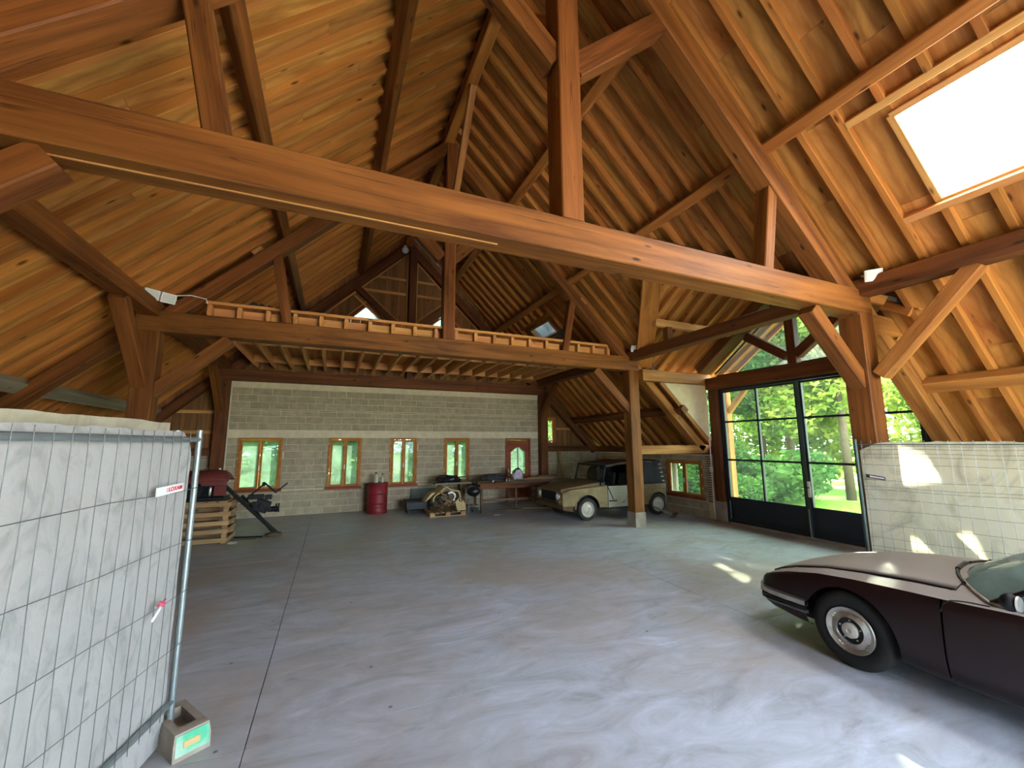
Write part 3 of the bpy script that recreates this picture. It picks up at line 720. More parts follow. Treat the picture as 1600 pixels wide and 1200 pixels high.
# casement windows in the back wall
def casement(name, h, label, plane=YB, axis='y', mat='frame', leaves=2, glass='hazy', out=1):
    a, b, z0, z1 = h
    P = (lambda x, d, z: (x, plane+d, z)) if axis == 'y' else (lambda x, d, z: (plane+d, x, z))
    r = thing(name, label, 'window', P((a+b)/2, .05, z0), kind='structure')
    def bar(nm, x0, x1, za, zb, d0, d1, m, par=r):
        p, q = P(x0, d0, za), P(x1, d1, zb)
        return MB().box(*sorted((p[0], q[0])), *sorted((p[1], q[1])), *sorted((p[2], q[2]))).build(nm, m, par, bevel=.004)
    F = .055
    fr = bar('window_frame', a, a+F, z0, z1, -.015, .09, mat)
    bar('window_frame', b-F, b, z0, z1, -.015, .09, mat)
    bar('window_frame', a+F, b-F, z1-F, z1, -.015, .09, mat); bar('window_sill', a-.04, b+.04, z0-.03, z0+F, -.04, .09, 'redoor' if mat == 'frame' else mat)
    n = leaves; w_ = (b-a-2*F)/n; S = .055
    for k in range(n):
        xa = a+F+k*w_+.004; xb = xa+w_-.008; za, zb = z0+F+.004, z1-F-.004
        sash = bar('sash', xa, xa+S, za, zb, .0, .055, mat)
        for args in ((xb-S, xb, za, zb), (xa+S, xb-S, za, za+S), (xa+S, xb-S, zb-S, zb)): bar('sash_rail', *args, .0, .055, mat, sash)
        bar('pane', xa+S, xb-S, za+S, zb-S, .024, .03, glass)
    if n == 2:
        xm = (a+b)/2; zm = z0+(z1-z0)*.38
        bar('handle', xm-.015, xm+.015, zm, zm+.13, -.045, .0, 'white')
    for zz in (z0+.25*(z1-z0), z0+.6*(z1-z0), z1-.2):
        bar('hinge', a+.004, a+.018, zz, zz+.05, -.022, -.015, 'white')
    return r
wl = ['first casement window in the block wall, behind the black cranked machine', 'second casement window in the block wall, between the cranked machine and the red drum',
      'third casement window in the block wall, just beside the red drum', 'fourth casement window in the block wall, above the black plastic bundle']
for i, h in enumerate(WIN): casement(f'window_{i+1}', h, wl[i])
casement('window_5', AW, 'narrow single pane window in the boards above the leaning board', leaves=1, glass='clear')

# wooden door in the back wall
d2 = thing('door_2', 'red varnished wooden door with arched glazing behind the workbench', 'door', (6.13, YB, 0), kind='structure')
a, b = DOOR2[0], DOOR2[1]
for args in ((a, a+.06, 0, 2.2), (b-.06, b, 0, 2.2), (a+.06, b-.06, 2.13, 2.2)): MB().box(args[0], args[1], YB-.03, YB+.1, args[2], args[3]).build('door_frame', 'redoor', d2, bevel=.005)
lx0, lx1, lz1 = a+.065, b-.065, 2.125
gx0, gx1, gz0, gz1 = lx0+.14, lx1-.14, .95, 1.72
dl = MB()
for args in ((lx0, gx0, .01, lz1), (gx1, lx1, .01, lz1), (gx0, gx1, .01, gz0)): dl.box(args[0], args[1], YB+.0, YB+.045, args[2], args[3])
cxd = (gx0+gx1)/2
arch = [(gx0, gz1)]+[(gx0+(gx1-gx0)*k/14, gz1+.16*math.sin(math.pi*k/14)**1.6) for k in range(1, 14)]+[(gx1, gz1)]
for k in range(14):
    (xa, za), (xb, zb) = arch[k], arch[k+1]
    dl.hexa([(xa, YB, za), (xb, YB, zb), (xb, YB+.045, zb), (xa, YB+.045, za), (xa, YB, lz1), (xb, YB, lz1), (xb, YB+.045, lz1), (xa, YB+.045, lz1)])
dl.build('door_leaf', 'redoor', d2)
MB().prism([(p[0], YB+.02, p[1]) for p in arch]+[(gx1, YB+.02, gz0), (gx0, YB+.02, gz0)], (0, .006, 0)).build('pane', 'hazy', d2)
MB().box(cxd-.018, cxd+.018, YB+.012, YB+.03, gz0, gz1+.15).build('muntin', 'steel', d2)
MB().box(a, b, YB-.02, YB+.22, -.03, .03).build('threshold', 'concrete', d2)
for z in (1.2, 1.48): MB().box(gx0, gx1, YB+.014, YB+.02, z-.005, z+.005).build('muntin', 'steel', d2)
for x0 in (lx0+.12, cxd+.04): MB().box(x0, x0+.24, YB-.012, YB+.0, .18, .8).build('raised_panel', 'redoor', d2, bevel=.01)
MB().box(lx0+.03, lx0+.06, YB-.02, YB, .92, 1.12).tube([(lx0+.045, YB-.02, 1.02), (lx0+.045, YB-.06, 1.02), (lx0+.15, YB-.06, 1.02)], .01, 8).build('handle', 'white', d2)

# ------------------------------------------------------------------ side walls
XW = 9.4
wr = thing('wall_right', 'low block wall with small windows beside the glazed doors and behind the jeep', 'wall', (XW, 8, 0), kind='structure')
RW = [(8.53, 9.85, .48, 1.52), (11.56, 13.1, .48, 1.52)]
mb = MB(); f = lambda m, a, b, c, d: m.box(XW+.02, XW+.2, a, b, c, d)
rect_holes(mb, 8.05, 13.9, 0, 1.7, RW, f); rect_holes(mb, -3.3, 3.6, 0, 1.7, [(-2.7, 3.0, .12, 1.6)], f); mb.build('mortar', 'mortar', wr)
courses(8.4, 13.6, 0, 1.66, RW, wr, XW, axis='x', bw=.5, bh=.21)
# brick pier between window and door post
bp = thing('brick_pier', 'narrow red brick pier between the small window and the glazed door post', 'pier', (9.4, 8.28, .4), kind='structure')
z = .42; k = 0
while z < 1.62:
    block(8.17+(.1 if k % 2 else 0), 8.375, z+.004, z+.054, bp, XW-.02, 'brick', 'brick', .045, 'x')
    if k % 2: block(8.17, 8.262, z+.004, z+.054, bp, XW-.02, 'brick', 'brick', .045, 'x')
    z += .062; k += 1
MB().box(XW-.01, XW+.03, 8.165, 8.38, .42, 1.65).build('mortar', 'mortar', bp)
casement('window_11', RW[0], 'wide two pane casement in the low side wall behind the jeep', XW, 'x', glass='clear')
casement('window_12', RW[1], 'two pane casement in the low side wall seen over the jeep roof', XW, 'x', glass='clear')
wlft = thing('wall_left', 'low block wall under the eaves of the boarded slope', 'wall', (-5.3, 5, 0), kind='structure')
mb = MB(); rect_holes(mb, -3.3, 13.9, 0, 1.75, [(-1.9, 3.5, .3, 1.6)], lambda m, a, b, c, d: m.box(-5.5, -5.32, a, b, c, d)); mb.build('mortar', 'mortar', wlft)
casement('window_15', (-1.9, 3.5, .3, 1.6), 'long low window added for light in the block wall, hidden behind the nearest white fence sheet', -5.4, 'x', leaves=4, glass='clear')  # unseen window, added to lift the light on the low roof boards
courses(5.0, 13.6, 0, 1.7, [], wlft, -5.3, axis='x')
ww = casement('window_13', (-2.7, 3.0, .12, 1.6), 'long low window added for light in the side wall, hidden by the white fence sheet', XW, 'x', leaves=4, glass='clear')  # unseen window, added so sun reaches the floor behind the hung sheet

# front wall behind the photographer with a wide doorway added to let light in
wf = thing('wall_front', 'boarded front wall behind the photographer with a wide doorway added to light the barn', 'wall', (CX, Y0, 0), kind='structure')
mb = MB()
for poly in ([(-5.4, 0), (2.1, 0), (2.1, bottom(2.1)+.15), (-5.4, bottom(-5.4)+.15)], [(6.9, 0), (9.6, 0), (9.6, bottom(9.6)+.15), (6.9, bottom(6.9)+.15)], [(2.1, 3.3), (6.9, 3.3), (6.9, bottom(6.9)+.15), (2.1, bottom(2.1)+.15)]):
    mb.prism([(p[0], Y0-.12, p[1]) for p in poly], (0, .1, 0))
mb.build('boarding', 'loft', wf)

# conduit down the door post
tag(MB().tube([(9.27, 8.11, 3.35), (9.27, 8.11, .35), (9.3, 8.11, .02)], .013, 8).box(9.25, 9.29, 8.07, 8.15, 1.25, 1.38).build('conduit', 'white', None, loc=(9.27, 8.11, 0)), 'thin pale electrical conduit running down beside the glazed door post', 'conduit')

# ------------------------------------------------------------------ big glazed steel door
bd = thing('door_1', 'large dark steel glazed double door with navy bottom panels under the cross gable', 'door', (XW, DR_Y, 0), kind='structure')
DX = XW+.02
def dbar(nm, y0, y1, z0, z1, par=bd, d0=-.035, d1=.035, m='navy'): return MB().box(DX+d0, DX+d1, min(y0, y1), max(y0, y1), z0, z1).build(nm, m, par, bevel=.004)
DT = 3.43
dbar('door_frame', 7.75, 7.82, 0, DT); dbar('door_frame', 3.66, 3.72, 0, DT); dbar('door_frame', 3.72, 7.75, DT-.07, DT)
for ya, yb, lab in ((7.745, 5.80, 0), (5.76, 3.725, 1)):
    lf = dbar('leaf', ya, ya-.06, .02, DT-.075)
    dbar('stile', yb, yb+.06, .02, DT-.075, lf)
    zs_ = [.62, 1.57, 2.54, DT-.1]
    for z in zs_: dbar('rail', ya-.06, yb+.06, z-.022, z+.022, lf)
    dbar('rail', ya-.06, yb+.06, .02, .09, lf)
    dbar('bottom_panel', ya-.06, yb+.06, .09, .6, bd, -.012, .012)
    ymn = (ya+yb)/2-.0
    dbar('muntin', ymn-.022, ymn+.022, .62, DT-.1, lf)
    for y0_, y1_ in ((ya-.06, ymn+.022), (ymn-.022, yb+.06)):
        for k in range(3): dbar('pane', y0_, y1_, zs_[k]+.022, zs_[k+1]-.022, bd, -.004, .004, 'glass')
dbar('cover_strip', 5.745, 5.82, .02, DT-.08, bd, -.06, -.035, 'darksteel')
MB().tube([(DX-.035, 5.72, 1.05), (DX-.1, 5.72, 1.05), (DX-.1, 5.88, 1.05)], .011, 8).build('handle', 'black', bd)
dbar('lock_tag', 5.70, 5.76, .85, 1.18, bd, -.075, -.06, 'white')
MB().tube([(DX-.05, 7.70, .1), (DX-.05, 7.70, .55)], .012, 8).build('floor_bolt', 'steel', bd)
MB().tube([(DX-.07, 5.78, .02), (DX-.07, 5.78, .6)], .012, 8).build('floor_bolt', 'steel', bd)
# gable glazing above the door
gg = thing('window_8', 'triangular glazing between the timbers of the cross gable above the steel doors', 'window', (XW, DR_Y, 3.7), kind='structure')
for s in (1, -1):
    c = DR_Y
    t0 = DR_Z-.2
    MB().prism([(DX, c+s*.06, 3.74), (DX, c+s*2.2, 3.86), (DX, c+s*.06, t0)], (.008, 0, 0)).build('pane', 'clear', gg)
    for p, q_ in (((c+s*.09, 3.76), (c+s*2.1, 3.78)), ((c+s*.1, 4.0), (c+s*1.05, 4.62)), ((c+s*.08, 3.76), (c+s*.08, 5.25)), ((c+s*2.15, 3.84), (c+s*.08, 5.3))):
        beam('glazing_bar', (DX, p[0], p[1]), (DX, q_[0], q_[1]), .04, .04, 'navy', gg)
MB().box(9.2, 9.75, 3.5, 8.1, -.015, .012).build('threshold', 'concrete', bd)

# ------------------------------------------------------------------ loft floor
lo = thing('loft_floor', 'loft platform of honey coloured joists and boards between truss and far wall', 'loft', (2.2, 11, 4.18))
jx = [-2.08+.44*k for k in range(20)]
for x in jx: beam('joist', (x, 8.36, 4.29), (x, 13.4, 4.29), .07, .24, 'loft', lo)
for i in range(len(jx)-1):
    for y in (8.5, 10.4, 12.6):
        beam('blocking', (jx[i]+.036, y, 4.29), (jx[i+1]-.036, y, 4.29), .03, .2, 'loft', lo)
x = -2.14; k = 0
while x < 6.5:
    beam('floor_board', ((x+.09), 8.34, 4.425), ((x+.09), 13.45, 4.425), .176, .025, 'rafter', lo); x += .18  # boards in a darker wood than the joists, painting in their shade
beam('edge_board', (-2.14, 8.335, 4.44), (6.5, 8.335, 4.44), .02, .055, 'loft', lo)

# ------------------------------------------------------------------ dusty maroon coupe
def lerp_tab(tab, u):
    if u <= tab[0][0]: return tab[0][1:]
    for a, b in zip(tab, tab[1:]):
        if u <= b[0]:
            t = (u-a[0])/(b[0]-a[0]); return [p+(q-p)*t for p, q in zip(a[1:], b[1:])]
    return tab[-1][1:]
def wheel_arch(mb, arches):
    """drop the faces inside each arch circle and pull the rim of the hole onto it; points are (u, v, z)"""
    keep = []
    for f in mb.f:
        c = sum((mb.v[i] for i in f), V())/len(f)
        if any(math.hypot(c.x-a, c.z-z) < r for a, z, r in arches): continue
        keep.append(f)
    cnt = {}
    for f in keep:
        for i in range(len(f)):
            e = tuple(sorted((f[i], f[(i+1) % len(f)]))); cnt[e] = cnt.get(e, 0)+1
    for e, n in cnt.items():
        if n == 1:
            for i in e:
                for a, z, r in arches:
                    d = math.hypot(mb.v[i].x-a, mb.v[i].z-z)
                    if r*.82 < d < r*1.22 and mb.v[i].z > z-r*.75:
                        mb.v[i].x = a+(mb.v[i].x-a)*r/d; mb.v[i].z = z+(mb.v[i].z-z)*r/d
    mb.f = keep; return mb
def local(root):
    """a builder whose points are written in the root's own frame"""
    class L(MB):
        def build(s, *a, **k):
            s.v = [POS[root.name] @ p for p in s.v]; return MB.build(s, *a, **k)
    return L
car = thing('car', 'dusty maroon vintage coupe with chrome bumper and wheel covers, before the cream sheet', 'car', (5.25, 3.4, 0), -math.pi/2)
LC = local(car)
TAB = [(0, .62, .36, .49, .53), (.05, .77, .32, .535, .575), (.12, .845, .29, .575, .62), (.22, .875, .265, .62, .67), (.4, .893, .24, .68, .735), (.7, .905, .215, .742, .815), (1.0, .912, .2, .772, .862),
       (1.35, .918, .195, .79, .905), (1.7, .92, .19, .802, .925), (2.0, .92, .19, .82, .93), (2.6, .92, .19, .832, .88), (3.5, .9, .2, .83, .86), (4.2, .86, .23, .80, .83), (4.65, .79, .3, .74, .77), (4.88, .68, .38, .62, .65)]
PR = [(0, .90), (.06, .955), (.16, .985), (.32, 1.0), (.5, 1.0), (.7, .992), (.84, .98), (.93, .965), (1.0, .945)]
def flank(u, t):
    w_, zb, zc, zt = lerp_tab(TAB, u)
    for (a, p), (b, q) in zip(PR, PR[1:]):
        if t <= b+1e-9: k = p+(q-p)*(t-a)/(b-a); break
    return V((u, w_*k, zb+(zc-zb)*t))
HE = .77
def hwid(u): return HE+(.9-HE)*min(1, max(0, (u-1.64)/.3))
def topz(u, v):
    w_, zb, zc, zt = lerp_tab(TAB, u); a = min(1, abs(v)/(w_*.945)); return zc+(zt-zc)*(1-a**2.3)
us = sorted({0, .02, .05, .08, .12, .17, .22, .3, .4, *[round(.46+.035*k, 3) for k in range(33)], 1.604, 1.616, *[round(1.68+.1*k, 3) for k in range(17)], 2.86, 2.872, *[round(3.4+.04*k, 3) for k in range(26)], 4.5, 4.6, 4.65, 4.75, 4.83, 4.88})
ts = [0, .03, .06, .11, .16, .24, .32, .41, .5, .6, .7, .77, .84, .89, .93, .97, 1.0]
ARCH = [(.95, .31, .37), (3.9, .31, .36)]
for s in (-1, 1):
    def side(u0, u1, name, ar=ARCH):
        sel = [u for u in us if u0-1e-6 <= u <= u1+1e-6]; mb = LC()
        mb.grid([[V((p.x, s*p.y, p.z)) for p in [flank(u, t) for t in ts]] for u in sel]); wheel_arch(mb, ar)
        return mb.build(name, 'maroon', car, smooth=2, solid=0)
    side(0, 1.604, 'front_wing'); side(1.616, 2.86, 'door', []); side(2.872, 4.88, 'rear_wing')
    LC().tube([V((p.x, s*p.y, p.z)) for p in [flank(1.61, .86)+V((-.002, .004, 0)), flank(1.62, .95)+V((0, .004, .003)), flank(1.66, 1.0)+V((0, 0, .004))]]+[V((u_, s*v_, topz(u_, v_)+.003)) for u_, v_ in ((1.70, .85), (1.76, .84), (1.86, .838))], .005, 6).build('door_seam', 'black', car)
    # top of the wing up to the bonnet gap
    mb = LC(); rows = []
    for u in us:
        w_ = lerp_tab(TAB, u)[0]; h = w_*hwid(u)
        rows.append([V((u, s*v, topz(u, v))) for v in [w_*.945+(h-w_*.945)*k/5 for k in range(6)]])
    mb.grid(rows).build('wing_top', 'maroon', car, smooth=True)
mb = LC(); rows = []
for u in [q for q in us if q <= 1.62]:
    uu = max(u, .005); w_ = lerp_tab(TAB, uu)[0]; h = w_*HE-.007
    rows.append([V((uu+(.02 if uu > 1.5 else 0)*abs(k/8-1)**2, h*(k/8-1), topz(uu, h*(k/8-1))+.002)) for k in range(17)])
mb.grid(rows[4:]).build('bonnet', 'maroon', car, smooth=True, solid=-.012)
mb = LC(); mb.grid(rows[:5]).build('nose_panel', 'maroon', car, smooth=True)
mb = LC(); mb.grid([[V((u, lerp_tab(TAB, u)[0]*hwid(u)*(k/8-1), topz(u, lerp_tab(TAB, u)[0]*hwid(u)*(k/8-1))-.002)) for k in range(17)] for u in us if u > 1.61]).build('rear_deck', 'maroon', car, smooth=True)
mb = LC(); mb.grid([[V((.0, .62*(k/6-1), .36)) , V((-.03, .62*(k/6-1), .44)), V((.0, .62*(k/6-1), .53))] for k in range(13)]).build('light_panel', 'carglass', car, smooth=True)
LC().box(.45, .58, -.7, .7, .24, .6).box(.25, 4.6, -.55, .55, .2, .5).box(.6, 1.4, -.55, .55, .5, .72).box(1.36, 3.5, -.80, .80, .21, .6).box(4.3, 4.6, -.7, .7, .24, .6).box(.15, .45, -.72, .72, .28, .56).box(1.62, 1.70, -.72, .72, .6, .77).build('underbody', 'black', car)
# bumper: bright blade with a dark rubber strip, wrapping round the nose
path = [(.60, .915), (.4, .915), (.24, .90), (.12, .86), (.03, .74), (-.03, .5), (-.05, 0)]
path = path+[(u, -v) for u, v in path[-2::-1]]
def band(z0, z1, out, mat, name):
    mb = LC(); n = len(path); rows = []
    for i, (u, v) in enumerate(path):
        d = V((path[min(i+1, n-1)][0]-path[max(i-1, 0)][0], path[min(i+1, n-1)][1]-path[max(i-1, 0)][1], 0)).normalized(); o = V((d.y, -d.x, 0))
        p = V((u, v, 0)); rows.append([p+o*a+V((0, 0, z)) for a, z in ((-.03, z0), (out, z0+.012), (out, z1-.012), (-.03, z1))])
    mb.grid(rows, True).build(name, mat, car, smooth=2)
band(.41, .475, .02, 'chrome', 'bumper'); band(.375, .415, .012, 'black', 'bumper_rubber'); band(.345, .372, .012, 'chrome', 'bumper_trim')
# glasshouse
def lerp(a, b, t): return a+(b-a)*t
def curve(c, m):   # corner point, middle point -> point at lateral fraction f
    return lambda f: V((lerp(m[0], c[0], abs(f)**2.2), c[1]*f, lerp(m[2], c[2], abs(f)**2)))
bw_, tw_ = curve((1.86, .80, .838), (1.50, 0, .915)), curve((2.44, .575, 1.245), (2.30, 0, 1.305))
def loft(fa, fb, n=10, m=8, bulge=0): return [[fa(2*k/n-1).lerp(fb(2*k/n-1), j/m)+V((-.2, 0, 1))*bulge*math.sin(math.pi*j/m) for k in range(n+1)] for j in range(m+1)]
LC().grid(loft(bw_, tw_, bulge=.03)).build('windscreen', 'carglass', car, smooth=True)
LC().tube([bw_(k/12-1)+V((-.012, 0, .0)) for k in range(25)], .014, 6).build('screen_seal', 'chrome', car, smooth=True)
rb = curve((3.15, .56, 1.25), (3.2, 0, 1.30)); rr = curve((4.35, .62, .84), (4.5, 0, .86))
LC().grid(loft(tw_, rb)).build('roof', 'maroon', car, smooth=True)
LC().grid(loft(rb, rr, bulge=.05)).build('rear_window', 'carglass', car, smooth=True)
for s in (-1, 1):
    belt = [V((1.86, s*.81, .84)), V((2.3, s*.84, .845)), V((3.0, s*.84, .845)), V((3.6, s*.80, .845)), V((4.2, s*.7, .84))]
    top = [V((2.42, s*.585, 1.24)), V((2.6, s*.58, 1.255)), V((3.0, s*.57, 1.255)), V((3.5, s*.58, 1.14)), V((4.15, s*.64, .87))]
    LC().grid([belt, top]).build('side_window', 'carglass', car)
    LC().tube([tw_(s)+V((0, 0, 0)), bw_(s)], .022, 8).build('pillar', 'maroon', car, smooth=True)
    LC().tube([V((2.95, s*.845, .845)), V((2.98, s*.57, 1.26))], .02, 8).build('pillar', 'maroon', car, smooth=True)
    LC().tube(belt, .014, 6).build('belt_trim', 'chrome', car, smooth=True)
    LC().tube(top, .02, 6).build('roof_gutter', 'maroon', car, smooth=True)
    # mirror on the door
    m = LC().blob((2.0, s*.95, .915), (.05, .055, .06), 8, 0).build('mirror', 'black', car, smooth=True)
    LC().tube([(1.99, s*.84, .845), (2.0, s*.92, .88)], .014, 8).build('mirror_stalk', 'chrome', m)
    LC().lathe([(.0, .005), (.048, .004), (.054, -.006)], 16, (2.045, s*.95, .915), 'X').build('mirror_glass', 'chrome', m, smooth=2)
    dh = LC().box(2.62, 2.76, s*.925-.008, s*.925+.008, .70, .725).build('door_handle', 'chrome', car, bevel=.004)
for f0, f1 in ((.02, -.72), (.70, .06)):
    LC().tube([bw_(f0+(f1-f0)*k/6)+V((-.03, 0, .016)) for k in range(7)], .013, 6).tube([bw_(f0+(f1-f0)*.5)+V((-.03, 0, .02)), bw_(f0)+V((-.05, 0, .012))], .018, 6).build('wiper', 'black', car)
for s in (-.38, .38):
    LC().box(2.35, 2.85, s-.24, s+.24, .3, .55).hexa([(2.75, s-.24, .5), (2.9, s-.24, .5), (2.9, s+.24, .5), (2.75, s+.24, .5), (2.95, s-.2, 1.05), (3.05, s-.2, 1.05), (3.05, s+.2, 1.05), (2.95, s+.2, 1.05)]).build('seat', 'oldplank', car, bevel=.03)
LC().box(1.75, 2.05, -.72, .72, .62, .82).build('dashboard', 'black', car, bevel=.03)
def car_wheel(u, s, R=.325):
    c = (u, s*.80, R); g = -s
    ty = LC().lathe([(.19, g*.10), (.198, g*-.08), (.215, g*-.088), (.27, g*-.095), (R-.02, g*-.08), (R, g*-.05), (R, g*.07), (R-.03, g*.1), (.2, g*.1)], 40, c, 'Y').build('tyre', 'tyre_black', car, smooth=2)
    LC().lathe([(.195, g*-.088), (.19, g*-.098), (.176, g*-.095), (.155, g*-.075), (.122, g*-.088), (.11, g*-.094), (.103, g*-.08)], 40, c, 'Y').build('wheel_cover', 'chrome', ty, smooth=2)
    LC().lathe([(.106, g*-.078), (.06, g*-.07), (.0, g*-.07)], 32, c, 'Y').build('hub', 'black', ty, smooth=2)
    LC().lathe([(.066, g*-.07), (.062, g*-.098), (.045, g*-.104), (.02, g*-.106), (.018, g*-.1), (.0, g*-.1)], 32, c, 'Y').build('hub_cap', 'silver', ty, smooth=2)
    for k in range(5):
        a = 2*math.pi*k/5+.3; LC().lathe([(.008, g*-.07), (.008, g*-.085), (0, g*-.087)], 8, (c[0]+.084*math.cos(a), c[1], c[2]+.084*math.sin(a)), 'Y').build('wheel_nut', 'chrome', ty)
    for k in range(4):
        a = math.pi/4+math.pi/2*k+.15
        for d in (-.07, .07):
            LC().blob((c[0]+.163*math.cos(a+d*1.2), c[1]+s*.083, c[2]+.163*math.sin(a+d*1.2)), (.02, .008, .012), 5, 0).build('cover_stud', 'silver', ty, smooth=True)
for u in (.95, 3.9):
    for s in (-1, 1): car_wheel(u, s)

# ------------------------------------------------------------------ tan jeep at the far side
jp = thing('jeep', 'dusty tan plastic bodied jeep with a dark canvas top, parked behind the concrete footed post', 'car', (5.42, 10.17, 0))
LJ = local(jp)
HW = .765; A2 = [(.80, .29, .37), (3.17, .29, .35)]
for s in (-1, 1):
    def ftop(u): return .70+.10*min(1, u/.3)+.06*max(0, u-.3)
    mb = LJ(); ul = [.06, .09]+[.12+.04*k for k in range(34)]; zl = [k/14 for k in range(15)]
    mb.grid([[V((u, s*(HW-.05*max(0, 1-u/.18)**2-.02*(t > .95)), .40-.1*min(1, max(0, u-.5))+(ftop(u)-.40+.1*min(1, max(0, u-.5)))*t)) for t in zl] for u in ul])
    wheel_arch(mb, [(.80, .29, .385)]); mb.build('front_wing', 'mehari', jp, smooth=2)
    LJ().grid([[V((u, s*v, ftop(u)+(.012 if abs(v) < HW-.02 else 0))) for v in (HW-.02, HW-.05, .6, .45)] for u in ul]).build('wing_top', 'mehari', jp, smooth=2)
    # flared lip round the wheel
    LJ().tube([(.80+.385*math.cos(math.pi*(.02+.96*k/16)), s*(HW+.0), .29+.385*math.sin(math.pi*(.02+.96*k/16))) for k in range(17)], .022, 6).build('arch_lip', 'mehari', jp, smooth=True)
    LJ().tube([(3.17+.35*math.cos(math.pi*(.1+.8*k/16)), s*HW, .29+.35*math.sin(math.pi*(.1+.8*k/16))) for k in range(17)], .02, 6).build('arch_lip', 'mehari', jp, smooth=True)
    # ribbed flank, in door and rear panel
    def ribs(u0, u1, z0, z1, name, mat='mehari_side', step=.05):
        mb = LJ(); ul = [u0]+[u0+step*k for k in range(1, int((u1-u0)/step))]+[u1]; nz = int((z1-z0)/.011)
        mb.grid([[V((u, s*(HW-.01+(.009 if (k//2) % 2 else 0)), z0+(z1-z0)*k/nz)) for k in range(nz+1)] for u in ul])
        wheel_arch(mb, [(3.17, .29, .35)]); return mb.build(name, mat, jp)
    ribs(1.46, 2.13, .30, .86, 'door'); ribs(2.145, 3.44, .30, .74, 'rear_panel', 'mehari', .04)
    LJ().box(2.145, 3.46, s*HW-.02, s*HW+.02, .74, .86).build('rear_rail', 'mehari', jp, bevel=.01)
    LJ().tube([(1.44, s*(HW+.0), .86), (1.56, s*HW, .62), (1.62, s*HW, .5)], .012, 6).build('door_strap', 'black', jp)
    LJ().box(1.48, 1.72, s*HW-.01*s if s < 0 else s*HW, s*HW+.025 if s > 0 else s*HW+.0, .455, .485).build('hinge', 'black', jp) if s > 0 else LJ().box(1.48, 1.72, -HW-.022, -HW+.004, .455, .485).build('hinge', 'black', jp)
    LJ().tube([(2.14, s*(HW+.002), .86), (2.11, s*(HW+.002), .6), (2.02, s*(HW+.002), .46), (1.9, s*(HW+.002), .4)], .006, 6).build('door_seam', 'black', jp)
    LJ().tube([(1.34, s*.69, .95), (1.455, s*.67, 1.395)], .03, 8).build('screen_post', 'black', jp, smooth=True)
    LJ().tube([(2.18, s*.72, .84), (2.2, s*.69, 1.46)], .022, 8).build('hoop_post', 'white', jp, smooth=True)
    # canvas curtains round the rear half
    LJ().grid([[V((2.22+1.16*a-.10*b*a, s*(.74-.05*b+.012*math.sin(a*19+b*4)), .84+.64*b+.015*math.sin(a*11))) for b in (0, .25, .5, .75, 1)] for a in [k/14 for k in range(15)]]).build('side_curtain', 'canvas', jp, smooth=True, solid=.008)
    for k in range(5): LJ().box(3.31+.03*k*-1+.05, 3.40-.03*k+.05, s*.74-.02, s*.74+.02, .93+.115*k, .945+.115*k).build('curtain_tie', 'white', jp)
    # lamps
    h = LJ().lathe([(.0, -.035), (.06, -.028), (.085, -.012), (.09, .0), (.1, .004), (.1, .05)], 20, (.045, s*.50, .63), 'X').build('headlamp', 'lamp', jp, smooth=2)
    LJ().lathe([(.088, -.014), (.102, -.006), (.106, .02), (.09, .02)], 20, (.045, s*.50, .63), 'X').build('headlamp_ring', 'chrome', h, smooth=2)
    LJ().lathe([(0, -.02), (.026, -.01), (.03, .02)], 12, (.055, s*.56, .49), 'X').build('indicator', 'lens', jp, smooth=2)
mb = LJ(); mb.grid([[V((u, v, z+.02*(1-(v/.6)**2))) for v in [-w_+2*w_*k/10 for k in range(11)]] for u, z, w_ in ((.07, .74, .60), (.09, .80, .60), (.14, .825, .61), (.5, .865, .62), (1.0, .925, .63), (1.3, .965, .64), (1.34, .95, .64))]); mb.build('bonnet', 'mehari_hood', jp, smooth=2)
for s in (-1, 1): LJ().grid([[V((u, s*w_, z)), V((u, s*(w_+.015), ftop(u)+.01))] for u, z, w_ in ((.07, .74, .60), (.09, .80, .60), (.14, .825, .61), (.5, .865, .62), (1.0, .925, .63), (1.34, .96, .64))]).build('bonnet_side', 'mehari_hood', jp, smooth=2)
LJ().box(.06, .10, -.72, .72, .42, .76).build('front_panel', 'mehari', jp, bevel=.015)
gl = LJ().box(.045, .07, -.38, .38, .50, .745).build('grille', 'black', jp)
for k in range(6): LJ().box(.035, .05, -.37, .37, .525+.037*k, .54+.037*k).build('grille_slat', 'black', gl)
LJ().tube([(.0, -.6, .47), (.0, .6, .47)], .022, 8).tube([(.0, -.35, .47), (.09, -.35, .47)], .018, 8).tube([(.0, .35, .47), (.09, .35, .47)], .018, 8).build('bumper', 'black', jp, smooth=2)
LJ().hexa([(.12, -.66, .30), (.4, -.66, .24), (.4, .66, .24), (.12, .66, .30), (.07, -.7, .44), (.4, -.7, .44), (.4, .7, .44), (.07, .7, .44)]).build('front_skirt', 'mehari_hood', jp)
LJ().box(.35, 3.4, -.62, .62, .24, .42).box(.5, 1.3, -.5, .5, .4, .75).build('underbody', 'black', jp)
LJ().box(3.42, 3.46, -HW, HW, .32, .86).build('tailgate', 'mehari', jp, bevel=.01)
LJ().box(1.28, 1.42, -.70, .70, .86, .965).build('scuttle', 'black', jp, bevel=.02)
LJ().tube([(1.34, -.69, .955), (1.34, .69, .955)], .028, 8).tube([(1.455, -.67, 1.395), (1.455, .67, 1.395)], .034, 8).build('screen_rail', 'black', jp, smooth=2)
ws = LJ().add([(1.345, -.67, .965), (1.345, .67, .965), (1.455, .65, 1.385), (1.455, -.65, 1.385)], [(0, 1, 2, 3)]).build('windscreen', 'glass', jp)
LJ().tube([(1.36, -.1, .97), (1.37, .25, 1.08)], .008, 6).tube([(1.36, -.6, .97), (1.37, -.3, 1.06)], .008, 6).build('wiper', 'black', ws)
